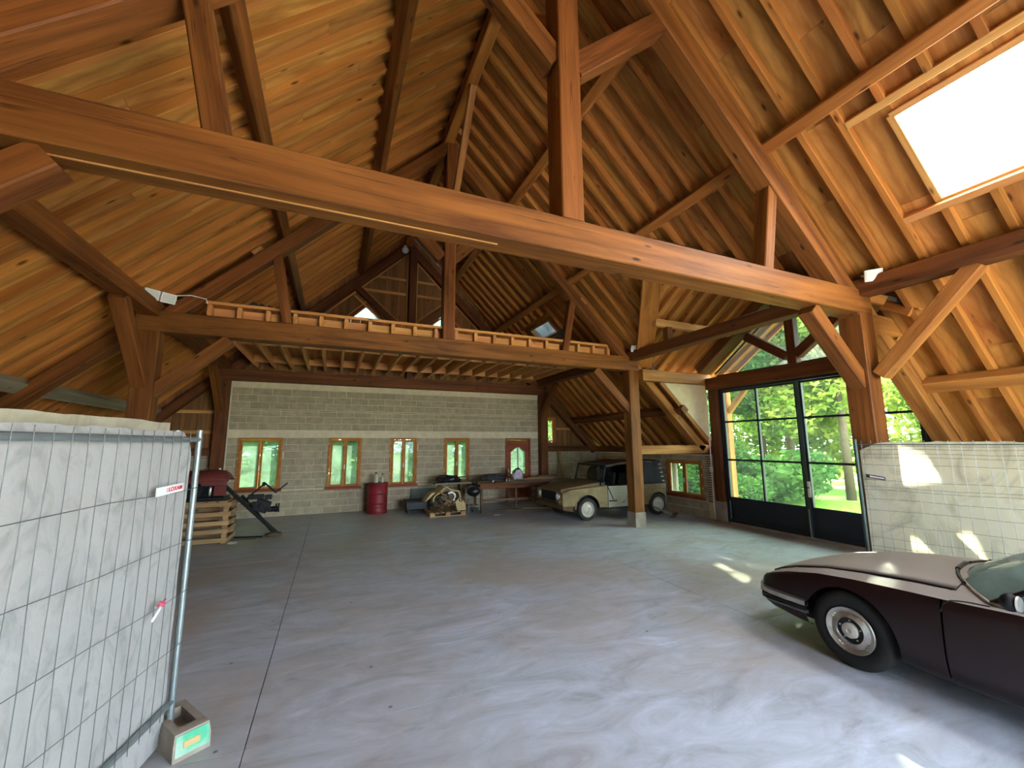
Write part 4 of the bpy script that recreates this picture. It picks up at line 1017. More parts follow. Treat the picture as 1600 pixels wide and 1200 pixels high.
LJ().box(1.45, 1.48, .16, .28, 1.36, 1.42).build('mirror', 'black', jp, bevel=.005)
mb = LJ(); mb.grid([[V((1.44+1.92*a, v, 1.405+.115*min(1, a*2.2)-.03*a+.035*(1-(v/.7)**2)-(.05 if abs(v) > .69 else 0)+.006*math.sin(a*23+v*5))) for v in (-.70, -.685, -.5, -.25, 0, .25, .5, .685, .70)] for a in [k/16 for k in range(17)]]); mb.build('canvas_roof', 'canvas_top', jp, smooth=2, solid=.012)
LJ().grid([[V((3.37-.1*b, v, .84+.65*b)) for b in (0, .5, 1)] for v in (-.72, -.36, 0, .36, .72)]).build('rear_curtain', 'canvas', jp, smooth=2)
LJ().lathe([(.17, -.014), (.19, 0), (.17, .014), (.155, 0), (.17, -.014)], 24, (1.72, -.33, .98), 'X').box(1.7, 1.74, -.5, -.16, .965, .995).build('steering_wheel', 'black', jp, smooth=2)
for s in (-.33, .33): LJ().box(1.85, 2.3, s-.24, s+.24, .45, .66).hexa([(2.22, s-.24, .6), (2.34, s-.24, .6), (2.34, s+.24, .6), (2.22, s+.24, .6), (2.34, s-.22, 1.15), (2.42, s-.22, 1.15), (2.42, s+.22, 1.15), (2.34, s+.22, 1.15)]).build('seat', 'canvas', jp, bevel=.03)
sp = LJ().lathe([(.17, -.07), (.26, -.07), (.29, -.04), (.29, .04), (.26, .07), (.17, .07), (.17, -.07)], 28, (1.66, .18, 1.06), 'X').build('spare_tyre', 'rubber', jp, smooth=2)
LJ().lathe([(.17, -.05), (.12, -.02), (.0, -.03)], 24, (1.66, .18, 1.06), 'X').build('spare_rim', 'rust', sp, smooth=2)
def jeep_wheel(u, s, R=.29, mat='silver'):
    c = (u, s*.70, R); g = -s
    ty = LJ().lathe([(.185, g*.06), (.2, g*-.055), (.24, g*-.065), (R-.015, g*-.055), (R, g*-.03), (R, g*.05), (R-.02, g*.07), (.185, g*.06)], 36, c, 'Y').build('tyre', 'rubber', jp, smooth=2)
    LJ().lathe([(.2, g*-.058), (.192, g*-.064), (.18, g*-.056), (.165, g*-.03), (.13, g*-.028), (.1, g*-.05), (.06, g*-.055), (.045, g*-.04), (0, g*-.042)], 36, c, 'Y').build('rim', mat, ty, smooth=2)
    for k in range(3): 
        a = 2*math.pi*k/3+.4; LJ().lathe([(.012, g*-.045), (.012, g*-.07), (0, g*-.072)], 8, (c[0]+.075*math.cos(a), c[1], c[2]+.075*math.sin(a)), 'Y').build('wheel_nut', 'chrome', ty)
for s in (-1, 1): jeep_wheel(.80, s); jeep_wheel(3.17, s, .29, 'silver')

# ------------------------------------------------------------------ site fences and their sheets
def fence(name_label, p, d, L, rows, colstep, post_mat, H=2.0, z0=.12, top_r=.019):
    f = thing('site_fence', name_label, 'fence', (p[0], p[1], 0)); d = V((d[0], d[1], 0)).normalized(); p = V((p[0], p[1], 0)); n = V((-d.y, d.x, 0))
    P = lambda s_, z, o=0: p+d*s_+n*o+V((0, 0, z))
    for s_ in (0, L): MB().tube([P(s_, .05), P(s_, H+.04)], .021, 10).build('post', post_mat, f, smooth=2)
    for z in (H-.03, z0): MB().tube([P(0, z, 0), P(L, z, 0)], top_r if z > 1 else .019, 8).build('rail', post_mat, f, smooth=2)
    mb = MB(); k = 0; s_ = colstep*.6
    while s_ < L-.03:
        rnd = random.Random(k*13+int(L*100)); amp = rnd.choice([0, .004, .006, .012, .03 if k % 9 == 5 else .008]); ph = rnd.random()*6; fr = rnd.uniform(2, 5)
        mb.tube([P(s_+amp*math.sin(ph+fr*z)*math.sin(math.pi*(z-z0)/(H-z0)), z, .02) for z in [z0-.04+(H-z0+.06)*q/10 for q in range(11)]], .0022, 4, caps=False); s_ += colstep; k += 1
    mb.build('upright_wires', 'wire', f)['kind'] = 'stuff'
    mb = MB()
    for z in rows: mb.tube([P(L*q/12, z+.006*math.sin(q*1.7+z*9), .024) for q in range(13)], .0024, 4, caps=False)
    mb.build('cross_wires', 'wire', f)['kind'] = 'stuff'
    return f, P
FD = V((-.21, -1, 0)).normalized()
f1, P1 = fence('galvanised site fence panel standing nearest, with the printed sign on its wires', (-.92, 3.78), FD, 3.5, [1.689, 1.328, .979, .637], .1, 'steel', 2.07, .26)
# fence normal for this panel points to +x or -x? sheet hangs on the side away from the nave
def sheet(name, label, P, L, off, ztop, zbot, mat, fold=0, seed=0, drape=.0, corner=0):
    mb = MB(); rows = []
    nz, ns = 26, 60
    for i in range(ns+1):
        s_ = .03+(L-.06)*i/ns; row = []
        for j in range(nz+1):
            t = j/nz; zt = ztop+.018*mnoise.noise(V((s_*3, seed, 1)))+.012*mnoise.noise(V((s_*11, seed, 2)))
            if corner and s_ < corner: zt -= (corner-s_)*.55
            z = zbot+(zt-zbot)*t
            o = off+.018*mnoise.noise(V((s_*2.2, z*1.6, seed)))+.008*mnoise.noise(V((s_*6, z*5, seed+5)))
            if drape and t > .955: o += drape*(t-.955)/.045
            if z < .14: o += (.14-z)*.5*(1 if fold else 0)
            row.append(P(s_, z, o))
        rows.append(row)
    mb.grid(rows); o = mb.build(name, mat, None, smooth=True, loc=P(L/2, 0, off)); tag(o, label, 'sheet'); return o
sheet('plastic_sheet', 'greyish white crumpled plastic sheet hung on the site fence with the printed sign', P1, 3.5, -.03, 2.10, .02, 'tarp', seed=3, drape=-.05)
f2, P2 = fence('second galvanised site fence panel just behind the sheeted one with the printed sign', (-1.07, 3.82), (-.27, -1), 3.5, [1.689, 1.328, .979, .637], .1, 'steel', 2.07, .26)
sheet('plastic_sheet', 'second dull plastic sheet hung behind, its top edge peeking over the nearer one', P2, 3.5, -.03, 2.17, .05, 'tarp2', seed=9)
# sign on the fence
def on_plane(P, s_, z, o, name, sx, sz, mat, label, cat, thick=.004):
    c = P(s_, z, o); ex = (P(s_+1, z, o)-c); n = (P(s_, z, o+1)-c)
    return c, ex, n
c, ex, nn = on_plane(P1, .36, 1.713, .035, '', 0, 0, '', '', '')
sg = thing('hire_sign', 'small white sign plate with red lettering wired to the fence mesh', 'sign', c)
# readable from the nave: text runs from far end towards the post
mw = Matrix((-ex, V((0, 0, 1)), nn)).transposed().to_4x4(); mw.translation = c
tilt = Matrix.Rotation(math.radians(2), 4, 'Z')
def flat_part(name, verts, mat, parent, mw):
    me = bpy.data.meshes.new(name); MBx = MB(); return None
me = bpy.data.meshes.new('plate'); hw, hh = .142, .027
me.from_pydata([(x, y, z) for z in (-.003, .003) for x, y in ((-hw, -hh), (hw, -hh), (hw, hh), (-hw, hh))], [], [(3, 2, 1, 0), (4, 5, 6, 7), (0, 1, 5, 4), (1, 2, 6, 5), (2, 3, 7, 6), (3, 0, 4, 7)]); me.materials.append(M['white'])
pl_ = link(bpy.data.objects.new('plate', me), sg, mw @ tilt)
def text(name, body, size, mat, parent, m, sx=1.1, off=.006):
    cu = bpy.data.curves.new(name, 'FONT'); cu.body = body; cu.size = size; cu.align_x = 'LEFT'; cu.align_y = 'CENTER'; cu.extrude = .001; cu.offset = .0012; cu.space_character = 1.12
    cu.materials.append(M[mat]); tmp = bpy.data.objects.new(name, cu); me = bpy.data.meshes.new_from_object(tmp); bpy.data.objects.remove(tmp)
    o = bpy.data.objects.new(name, me); link(o, parent, m @ Matrix.Diagonal((sx, 1, 1, 1))); return o
text('lettering', 'LOXAM', .036, 'redsign', sg, mw @ tilt @ Matrix.Translation((-.022, .0, .0045)))
me = bpy.data.meshes.new('emblem'); vs_, fs = [], []
for k in range(20):
    a = math.radians(20+k*320/19+20); 
    for r in (.008, .0125): vs_.append((-.036+r*.8*math.cos(a), r*math.sin(a), .0045))
for k in range(19): fs.append((2*k, 2*k+1, 2*k+3, 2*k+2))
me.from_pydata(vs_, [], fs); me.materials.append(M['redsign']); link(bpy.data.objects.new('emblem', me), sg, mw @ tilt)
# ribbon knot
rk = thing('ribbon_knot', 'small knot of pink and white ribbon tied to the fence wire', 'ribbon', P1(.325, .985, .04))
mb = MB(); c = P1(.325, .995, .04)
for k in range(7):
    a = k*.9; mb.tube([c, c+V((.02*math.cos(a), .02*math.sin(a), .024*math.sin(a*1.7))), c+V((.012*math.cos(a+1), .012*math.sin(a+1), -.01))], .007, 5)
mb.build('loop', 'pinktape', rk, smooth=True)
MB().tube([c, P1(.36, .965, .045), P1(.41, .925, .04)], .008, 5).build('tail', 'white', rk, smooth=True)
# concrete foot of the fence
fb = thing('fence_foot', 'cast concrete fence foot with a green painted end face', 'fence foot', (-.845, 3.75, 0), math.radians(-57))
LF = local(fb)
prof = [(-.19, 0), (.19, 0), (.185, .15), (.15, .2), (-.15, .2), (-.185, .15)]
mb = LF()
B_ = .105      # half width; long axis is local x, painted end face at +x
mb.hexa([(-.26, -B_, 0), (.20, -B_, 0), (.20, B_, 0), (-.26, B_, 0), (-.25, -B_, .09), (.195, -B_, .09), (.195, B_, .09), (-.25, B_, .09)])
mb.hexa([(-.25, -B_, .09), (.195, -B_, .09), (.195, -.05, .09), (-.25, -.05, .09), (-.235, -B_+.01, .155), (.18, -B_+.01, .155), (.18, -.05, .155), (-.235, -.05, .155)])
mb.hexa([(-.25, .05, .09), (.195, .05, .09), (.195, B_, .09), (-.25, B_, .09), (-.235, .05, .155), (.18, .05, .155), (.18, B_-.01, .155), (-.235, B_-.01, .155)])
mb.hexa([(.09, -.05, .09), (.195, -.05, .09), (.195, .05, .09), (.09, .05, .09), (.10, -.05, .155), (.18, -.05, .155), (.18, .05, .155), (.10, .05, .155)])
mb.hexa([(-.25, -.05, .09), (-.16, -.05, .09), (-.16, .05, .09), (-.25, .05, .09), (-.235, -.05, .155), (-.17, -.05, .155), (-.17, .05, .155), (-.235, .05, .155)])
mb.build('block', 'concrete', fb)
LF().hexa([(.199, -.095, .03), (.206, -.095, .03), (.206, .095, .03), (.199, .095, .03), (.184, -.09, .145), (.19, -.09, .145), (.19, .09, .145), (.184, .09, .145)]).build('painted_face', 'greenpaint', fb)
LF().hexa([(.201, -.05, .07), (.207, -.05, .07), (.207, .04, .07), (.201, .04, .07), (.197, -.05, .105), (.203, -.05, .105), (.203, .04, .105), (.197, .04, .105)]).build('worn_label', 'tan', fb)

RROWS = [1.945, 1.906, 1.851, 1.805, 1.712, 1.513, 1.429, 1.391, 1.278, 1.143, .965, .796, .686, .642, .5, .36]
f3, P3 = fence('site fence panel with a dark end post, standing behind the maroon car', (6.424, 3.284), (.27, -.963), 3.6, RROWS, .1, 'darksteel', 2.0, .12, .006)
# the sheet is behind the wires, seen from the nave; the normal of this panel points towards +x
sheet('plastic_sheet', 'cream translucent plastic sheet hung on the site fence behind the maroon car', lambda s_, z, o=0: P3(s_, z, o), 3.5, .05, 2.0, .02, 'tarp2', seed=17, corner=.22)
c3 = P3(.30, 1.60, -.03)
s3 = thing('hire_sign', 'small sign plate with its shade painted black on the cream sheeted fence', 'sign', c3)
a_, b_ = P3(.077, 1.57, -.025), P3(.263, 1.54, -.025); nrm = (P3(0, 0, 1)-P3(0, 0, 0))
MB().prism([a_+V((0, 0, .022)), a_-V((0, 0, .022)), b_-V((0, 0, .022)), b_+V((0, 0, .022))], nrm*.006).build('plate', 'black', s3)  # black stands in for the shade lying on the plate
MB().prism([a_.lerp(b_, .2)+V((0, 0, .01))-nrm*.002, a_.lerp(b_, .2)-V((0, 0, .01))-nrm*.002, a_.lerp(b_, .95)-V((0, 0, .01))-nrm*.002, a_.lerp(b_, .95)+V((0, 0, .01))-nrm*.002], nrm*.003).build('pale_band', 'pinkbag', s3)

# ------------------------------------------------------------------ things at the back of the barn
dr = thing('oil_drum', 'dented red steel oil drum standing against the block wall', 'drum', (1.3, 13.1, 0))
c = (1.3, 13.1, 0)
MB().lathe([(.0, .02), (.28, .02), (.295, .0), (.3, .02), (.285, .04), (.285, .27), (.3, .285), (.285, .3), (.285, .55), (.3, .565), (.285, .58), (.285, .83), (.3, .85), (.295, .87), (.275, .855), (.0, .855)], 32, c).build('shell', 'red', dr, smooth=2)
for z in (.05, .17): MB().lathe([(.287, z), (.292, z+.01), (.287, z+.02)], 32, c).build('rib', 'red', dr, smooth=2)
MB().lathe([(.0, .865), (.03, .865), (.03, .855)], 12, (1.42, 13.02, 0)).build('bung', 'black', dr)
for x, r, h, lab in ((1.24, .07, .27, 'wide dirty white plastic can standing on the red drum'), (1.42, .045, .24, 'narrow pale bottle standing on the red drum')):
    b_ = thing('bottle', lab, 'bottle', (x, 13.1, .87))
    MB().lathe([(0, .872), (r, .872), (r*1.02, .89), (r, .87+h*.7), (r*.8, .87+h*.86), (r*.4, .87+h*.92), (r*.4, .87+h)], 20, (x, 13.1, 0)).build('body', 'bottle', b_, smooth=2)
    MB().lathe([(r*.45, .865+h), (r*.45, .9+h), (0, .9+h)], 14, (x, 13.1, 0)).build('cap', 'black', b_, smooth=2)
def pallet(name, label, x0, x1, y0, y1, rot=0):
    cx, cy0 = (x0+x1)/2, (y0+y1)/2; p = thing(name, label, 'pallet', (cx, cy0, 0), rot); L = local(p); W, D_ = (x1-x0)/2, (y1-y0)/2
    for k in range(3):
        y = -D_+.05+(2*D_-.1)*k/2
        for j in range(3): x = -W+.07+(2*W-.14)*j/2; L().box(x-.07, x+.07, y-.045, y+.045, .022, .1).build('block', 'pallet', p, bevel=.004)
        L().box(-W, W, y-.05, y+.05, 0, .021).build('bottom_board', 'pallet', p, bevel=.003)
    for k in range(7): x = -W+.05+(2*W-.1)*k/6; L().box(x-.047, x+.047, -D_, D_, .101, .122).build('deck_board', 'pallet', p, bevel=.003)
    return p
pallet('pallet', 'low timber pallet under the tan curved shell and scrap', 2.56, 3.58, 11.62, 12.75)
sh = thing('curved_shell', 'broken tan curved fibreglass shell standing on the pallet', 'shell', (3.1, 12.1, .123))
mb = MB(); rows = []
for i in range(25):
    a = math.radians(-22+190*i/24); r = .43+.03*math.sin(i*.9)
    rows.append([(3.1+r*math.cos(a), 11.78+.75*k/5, max(.13, .32+r*math.sin(a)+.02*math.sin(i+k))) for k in range(6)])
mb.grid(rows).build('hood', 'tan', sh, smooth=True, solid=.03)
mb = MB(); mb.prism([(3.36, 11.72, .13), (3.62, 11.72, .13), (3.6, 11.74, .3), (3.46, 11.76, .52), (3.3, 11.74, .36)], (0, .06, 0)); mb.build('torn_flap', 'tan', sh)
mb = MB(); mb.prism([(2.64, 11.8, .55), (2.5, 11.82, .42), (2.44, 11.84, .40), (2.62, 11.8, .62), (2.75, 11.8, .66)], (0, .4, 0)); mb.build('torn_edge', 'tan', sh)
MB().lathe([(.05, 0), (.055, .03), (.03, .03)], 14, (3.46, 11.70, .42), 'Y').build('hole_ring', 'black', sh)
rs = random.Random(4)
for k in range(20):
    p = V((rs.uniform(2.66, 3.3), rs.uniform(11.72, 12.3), 0)); hmax = .12+.42*max(0, 1-abs(p.x-3.0)/.48)
    p.z = .15+rs.random()*hmax; d = V((rs.uniform(-1, 1), rs.uniform(-.6, .6), rs.uniform(-.5, .9))).normalized()*rs.uniform(.08, .2)
    p.z = max(p.z, .14+abs(d.z)+.03)
    mt = rs.choice(['rust', 'pallet', 'oldplank', 'rust']); o = beam('scrap_piece', p-d, p+d, rs.uniform(.035, .07), rs.uniform(.03, .06), mt, None)
    tag(o, {'rust': 'rusty brown piece of scrap heaped under the tan shell', 'pallet': 'pale broken piece of wood heaped under the tan shell', 'oldplank': 'dark dirty piece of wood heaped under the tan shell'}[mt], 'scrap', {'rust': 'rusty scrap', 'pallet': 'pale scrap', 'oldplank': 'dark scrap'}[mt]+' heaped on the pallet')
MB_ = MB().tube([(3.16+.12*math.cos(a), 11.70, .52+.12*math.sin(a)) for a in [math.radians(q) for q in range(-60, 150, 15)]], .03, 8)
tag(MB_.build('bent_pipe', 'white', None, smooth=True, loc=(3.16, 11.7, .5)), 'bent white pipe piece inside the tan shell', 'pipe')
tk = thing('metal_trough', 'low dark metal trough on the floor beside the pallet', 'trough', (2.4, 12.75, 0))
MB().box(2.05, 2.78, 12.45, 13.0, .1, .13).box(2.05, 2.78, 12.45, 12.48, .1, .32).box(2.05, 2.78, 12.97, 13.0, .1, .32).box(2.05, 2.08, 12.45, 13.0, .1, .32).box(2.75, 2.78, 12.45, 13.0, .1, .32).build('tub', 'black', tk, bevel=.01)
MB().box(2.03, 2.80, 12.42, 13.02, .325, .36).build('lid', 'canvas', tk, bevel=.01)
for x in (2.1, 2.7): MB().box(x, x+.05, 12.5, 12.95, 0, .1).build('skid', 'black', tk)
tag(MB().hexa([(2.35, 13.3, 0), (3.3, 13.3, 0), (3.3, 13.33, 0), (2.35, 13.33, 0), (2.37, 13.58, .6), (3.3, 13.58, .6), (3.3, 13.61, .6), (2.37, 13.61, .6)]).build('leaning_sheet', 'greenplank', None, loc=(2.8, 13.4, 0)), 'grey green sheet of board leaning on the block wall behind the pallet', 'board')
tag(MB().hexa([(1.9, 13.40, .68), (2.42, 13.4, .66), (2.42, 13.6, .66), (1.9, 13.6, .68), (1.92, 13.42, .84), (2.42, 13.42, .9), (2.42, 13.6, .9), (1.92, 13.6, .84)]).build('cardboard_box', 'cardboard', None, loc=(2.1, 13.5, .68)), 'battered brown cardboard lying against the wall next to the black bundle', 'box') if False else None
bq = thing('kettle_barbecue', 'black kettle barbecue on thin bright legs beside the pallet', 'barbecue', (3.88, 11.85, 0))
c = (3.88, 11.85, 0)
MB().lathe([(0, .47), (.08, .48), (.15, .52), (.195, .58), (.2, .62)], 24, c).build('bowl', 'black', bq, smooth=2)
MB().lathe([(.205, .622), (.2, .66), (.16, .73), (.09, .775), (0, .785)], 24, c).build('lid', 'blackplastic', bq, smooth=2)
MB().tube([(3.84, 11.85, .785), (3.84, 11.85, .82), (3.92, 11.85, .82), (3.92, 11.85, .785)], .01, 6).build('lid_handle', 'black', bq)
for k, a in enumerate((200, 320, 80)):
    a = math.radians(a); MB().tube([(c[0]+.1*math.cos(a), c[1]+.1*math.sin(a), .5), (c[0]+.21*math.cos(a), c[1]+.21*math.sin(a), .06 if k else .01)], .012, 8).build('leg', 'chrome', bq, smooth=2)
    if k: MB().lathe([(0, -.015), (.06, -.015), (.06, .015), (0, .015)], 16, (c[0]+.22*math.cos(a), c[1]+.22*math.sin(a), .06), 'X').build('wheel', 'black', bq, smooth=2)
MB().tube([(c[0]-.17, c[1]-.06, .2), (c[0]+.13, c[1]-.11, .2), (c[0]+.04, c[1]+.18, .2), (c[0]-.17, c[1]-.06, .2)], .008, 6).build('brace_ring', 'chrome', bq)
# benches
def bench(name, label, x0, x1, y0, y1, zt, apron, mat, leg=.07, xlegs=None, stretch=True):
    b_ = thing(name, label, 'workbench', ((x0+x1)/2, (y0+y1)/2, 0)); n = int((y1-y0)/.2)
    for k in range(n): ya = y0+(y1-y0)*k/n; MB().box(x0, x1, ya+.003, ya+(y1-y0)/n-.003, zt-.04, zt).build('top_board', mat, b_, bevel=.004)
    if apron: 
        for y in (y0+.05, y1-.09): MB().box(x0+.1, x1-.1, y, y+.035, zt-.04-apron, zt-.041).build('apron', 'darkwood', b_)
    for x in (xlegs or (x0+.12, x1-.2)):
        for y in (y0+.09, y1-.16): MB().box(x, x+leg, y, y+leg, 0, zt-.041).build('leg', 'oldplank', b_, bevel=.004)
    if stretch: MB().box(x0+.2, x1-.15, y0+.1, y0+.14, .28, .34).build('stretcher', 'oldplank', b_)
    return b_
bench('workbench', 'long dark wooden workbench in front of the red varnished door', 4.02, 6.5, 11.9, 12.75, .84, .15, 'oldplank', xlegs=(4.15, 5.28, 6.3))
bench('trestle_table', 'narrow grey plank table holding the black plastic bundle', 2.85, 4.0, 12.35, 13.1, .84, 0, 'greywood', .08, (3.72,), False)
bg_ = thing('plastic_bundle', 'crumpled black plastic bundle on the grey plank table', 'bundle', (3.3, 12.7, .84))
mb = MB(); mb.blob((3.28, 12.65, .86), (.42, .22, .19), 14, .35, 3, flat=-.018); mb.build('bag', 'blackplastic', bg_, smooth=True)
def lying(name, label, p, q, w_, h, mat, grp=None):
    o = beam(name, p, q, w_, h, mat, None); tag(o, label, 'plank', grp); return o
lying('plank', 'long plank lying along the back edge of the workbench, tilted up', (3.75, 13.2, .93), (5.6, 13.3, 1.0), .16, .03, 'cardboard')
lying('plank', 'dark plank lying lengthwise on the workbench near the pipes', (4.1, 12.2, .857), (5.3, 12.4, .857), .16, .03, 'oldplank')
lying('plank', 'thin plank sticking out past the end of the workbench towards the jeep', (5.0, 12.05, .858), (7.3, 12.0, .858), .12, .032, 'oldplank')
lying('plank', 'paler plank stacked behind the sack on the workbench', (5.3, 12.5, .86), (6.9, 12.55, .86), .3, .035, 'pallet')
lying('plank', 'second pale plank on top of the stack by the leaning board', (5.9, 12.5, .897), (6.95, 12.5, .897), .22, .032, 'pallet')
lying('plank', 'dark rough timber resting on the stack by the leaning board', (6.3, 12.45, .94), (7.05, 12.52, .94), .1, .05, 'oldplank')
for k, (x, y) in enumerate(((4.55, 12.0), (5.0, 12.0), (5.1, 12.02))):
    tag(MB().tube([(x, y, .865), (x+.28, y+.7, .865)], .022, 10).lathe([(.023, -.001), (.023, .05), (.019, .05), (0, .0)], 10, (x, y-.002, .865), 'Y').build('pipe', 'white', None, smooth=2, loc=(x, y, .84)),
        ('white pipe lying across the workbench, alone of the three', 'white pipe across the workbench, in the middle of the three', 'white pipe across the workbench, nearest the pink sack')[k], 'pipe')
cl = thing('cloth_heap', 'dark crumpled cloth heaped on the workbench above the barbecue', 'cloth', (4.75, 12.45, .85))
MB().blob((4.75, 12.5, .90), (.36, .2, .12), 12, .4, 8, flat=-.055).build('folds', 'canvas', cl, smooth=True)
sk = thing('sack', 'pale pink plastic sack with a grey top on the workbench', 'sack', (5.5, 12.3, .86))
MB().blob((5.5, 12.3, 1.0), (.17, .13, .18), 12, .3, 21, flat=-.135).build('bag', 'pinkbag', sk, smooth=True)
MB().tube([(5.36, 12.27, 1.08), (5.42, 12.25, 1.2), (5.52, 12.26, 1.22), (5.62, 12.28, 1.14)], .028, 8).build('rolled_top', 'canvas', sk, smooth=True)
tag(beam('leaning_board', (7.80, 13.18, .02), (7.70, 13.46, 1.87), .11, .03, 'pallet', None, (0, -1, .1)), 'tall pale board leaning upright against the block wall near the narrow window', 'board')
for k, (p, q, m_, lb) in enumerate((((4.6, 12.0, .016), (5.4, 11.75, .016), 'oldplank', 'dark offcut board flat on the floor under the workbench'), ((5.6, 12.1, .016), (6.3, 11.7, .016), 'pallet', 'pale offcut board flat on the floor under the workbench end'),
        ((4.3, 11.25, .006), (4.5, 11.3, .006), 'white', 'tiny white chip lying on the floor in front of the barbecue'), ((8.7, 9.05, .02), (8.4, 9.5, .27), 'greywood', 'pale offcut leaning on the rear tyre of the jeep'), ((8.6, 8.9, .012), (9.15, 9.35, .012), 'oldplank', 'dark plank flat on the floor behind the jeep'))):
    lying('offcut', lb, p, q, .13 if k != 2 else .06, .025 if k != 2 else .008, m_)

# machine and crate behind the near fence
cr = thing('slatted_crate', 'tall slatted wooden crate carrying the faded red engine', 'crate', (-2.5, 10.75, 0))
for x in (-3.05, -2.0): 
    for y in (10.42, 11.1): MB().box(x, x+.09, y, y+.05, 0, .80).build('corner_post', 'pallet', cr, bevel=.004)
for k, z in enumerate((.03, .21, .37, .55, .74)):
    MB().box(-3.1, -1.89, 10.385, 10.415, z, z+.085).build('slat', 'pallet', cr, bevel=.004); MB().box(-1.905, -1.88, 10.43, 11.14, z, z+.085).build('slat', 'pallet', cr, bevel=.004)
    MB().box(-3.1, -1.89, 11.155, 11.18, z, z+.085).build('slat', 'pallet', cr, bevel=.004)
for k in range(6): x = -3.05+.19*k; MB().box(x, x+.16, 10.42, 11.15, .826, .85).build('lid_board', 'pallet', cr, bevel=.003)
en = thing('old_engine', 'old machine with a rounded faded red hood on the slatted crate', 'engine', (-2.5, 10.8, .86))
MB().box(-2.9, -2.0, 10.55, 11.0, .852, .92).box(-2.8, -2.12, 10.6, 10.95, .92, 1.28).build('engine_block', 'black', en, bevel=.02)
mb = MB(); rows = []
for i in range(13):
    a = math.pi*i/12; rows.append([(x, 10.78-.3*math.cos(a), 1.24+.24*math.sin(a)*k_) for x, k_ in ((-2.95, .9), (-2.3, 1.0), (-2.08, .9), (-2.0, .6), (-1.97, .2))])
mb.grid(rows).build('hood', 'oldred', en, smooth=True, solid=.012)
MB().box(-2.95, -2.0, 10.46, 10.5, 1.16, 1.26).box(-2.22, -2.0, 10.50, 10.54, .95, 1.26).build('side_cover', 'oldred', en, bevel=.01)
MB().lathe([(0, -.04), (.16, -.04), (.19, 0), (.19, .08), (0, .08)], 24, (-2.55, 10.5, 1.08), 'Y').build('flywheel', 'blackplastic', en, smooth=2)
MB().blob((-2.28, 10.50, 1.05), (.035, .03, .10), 8, .2, 2).build('carburettor', 'chrome', en, smooth=True)
MB().lathe([(0, 0), (.02, 0), (.02, .06), (.01, .07)], 10, (-2.06, 10.56, 1.1)).build('spark_plug', 'chrome', en)
MB().lathe([(.0, 1.485), (.03, 1.485), (.03, 1.50), (0, 1.505)], 12, (-2.2, 10.78, 0)).build('filler_cap', 'chrome', en)
tag(MB().tube([(-1.83, 10.55, .72), (-1.80, 10.5, .45), (-1.83, 10.55, .2), (-1.87, 10.6, .42), (-1.83, 10.55, .72)], .03, 8).build('hose_coil', 'blackplastic', None, smooth=True, loc=(-1.83, 10.55, .2)), 'black rubber hose hanging on the end of the crate', 'hose') if False else None
mc = thing('hand_machine', 'black iron machine with sloping beam legs and a hand crank', 'machine', (-1.45, 10.95, 0))
a0, a1 = V((-2.12, 10.95, 1.12)), V((-1.02, 10.85, .03))
beam('main_beam', a0, a1, .10, .07, 'black', mc); beam('second_beam', (-1.85, 11.35, .85), (-1.18, 11.3, .03), .08, .06, 'black', mc)
beam('cross_member', (-1.72, 10.9, .72), (-1.66, 11.4, .66), .05, .05, 'black', mc)
MB().hexa([(-1.56, 10.86, .58), (-1.3, 10.86, .48), (-1.3, 11.14, .48), (-1.56, 11.14, .58), (-1.46, 10.86, .82), (-1.2, 10.86, .70), (-1.2, 11.14, .70), (-1.46, 11.14, .82)]).build('gear_case', 'black', mc, bevel=.012)
for q in range(3): MB().lathe([(0, -.02), (.05, -.02), (.05, .02), (0, .02)], 12, (-1.52+.14*q, 10.84, .72-.07*q), 'Y').build('shaft_boss', 'blackplastic', mc, smooth=2)
for q in range(4): MB().lathe([(0, -.014), (.022, -.014), (.022, .014), (0, .014)], 8, (-1.9+.2*q, 10.89, .93-.2*q), 'Y').build('bolt', 'blackplastic', mc)
MB().lathe([(0, -.1), (.06, -.1), (.06, .1), (0, .1)], 18, (-1.16, 10.98, .56), 'X').build('drum', 'black', mc, smooth=2)
for x in (-1.10, -1.05): MB().lathe([(0, -.012), (.1, -.012), (.1, .012), (0, .012)], 18, (x, 10.98, .58), 'X').build('flange', 'blackplastic', mc, smooth=2)
MB().box(-1.66, -1.36, 10.9, 11.05, .80, .90).box(-1.34, -1.2, 10.92, 11.05, .78, .88).build('bracket', 'black', mc, bevel=.01)
MB().tube([(-1.78, 10.97, .72), (-1.36, 10.97, 1.14)], .018, 8).build('shaft', 'black', mc, smooth=2)
MB().tube([(-1.36, 10.97, 1.14), (-1.13, 10.95, .93)], .02, 8).build('crank_arm', 'black', mc, smooth=2)
MB().tube([(-1.13, 10.95, .93), (-.90, 10.93, 1.13)], .014, 8).build('crank_handle', 'black', mc, smooth=2)
MB().lathe([(.03, -.03), (.05, -.02), (.05, .02), (.03, .03), (.02, 0)], 14, (-1.38, 10.97, 1.12), 'X').build('hub', 'black', mc, smooth=2)
tag(MB().blob((-1.1, 10.82, .03), (.18, .09, .05), 8, .4, 6, flat=-.028).build('floor_rag', 'rust', None, smooth=True, loc=(-1.1, 10.82, 0)), 'dirty rag under the foot of the black cranked machine', 'rag')
tag(MB().lathe([(0, .006), (.08, .004), (.10, .018), (.085, .012), (0, .012)], 20, (-1.78, 10.35, 0)).build('plate', 'white', None, smooth=2, loc=(-1.78, 10.35, 0)), 'small white dish on the floor beside the crate', 'dish')
lying('offcut', 'black stick lying on the floor between crate and cranked machine', (-1.85, 10.9, .02), (-1.3, 10.75, .02), .05, .03, 'black')
lying('offcut', 'thin dark lath on the floor in front of the crate corner', (-1.85, 10.65, .012), (-1.4, 10.6, .012), .03, .02, 'oldplank')

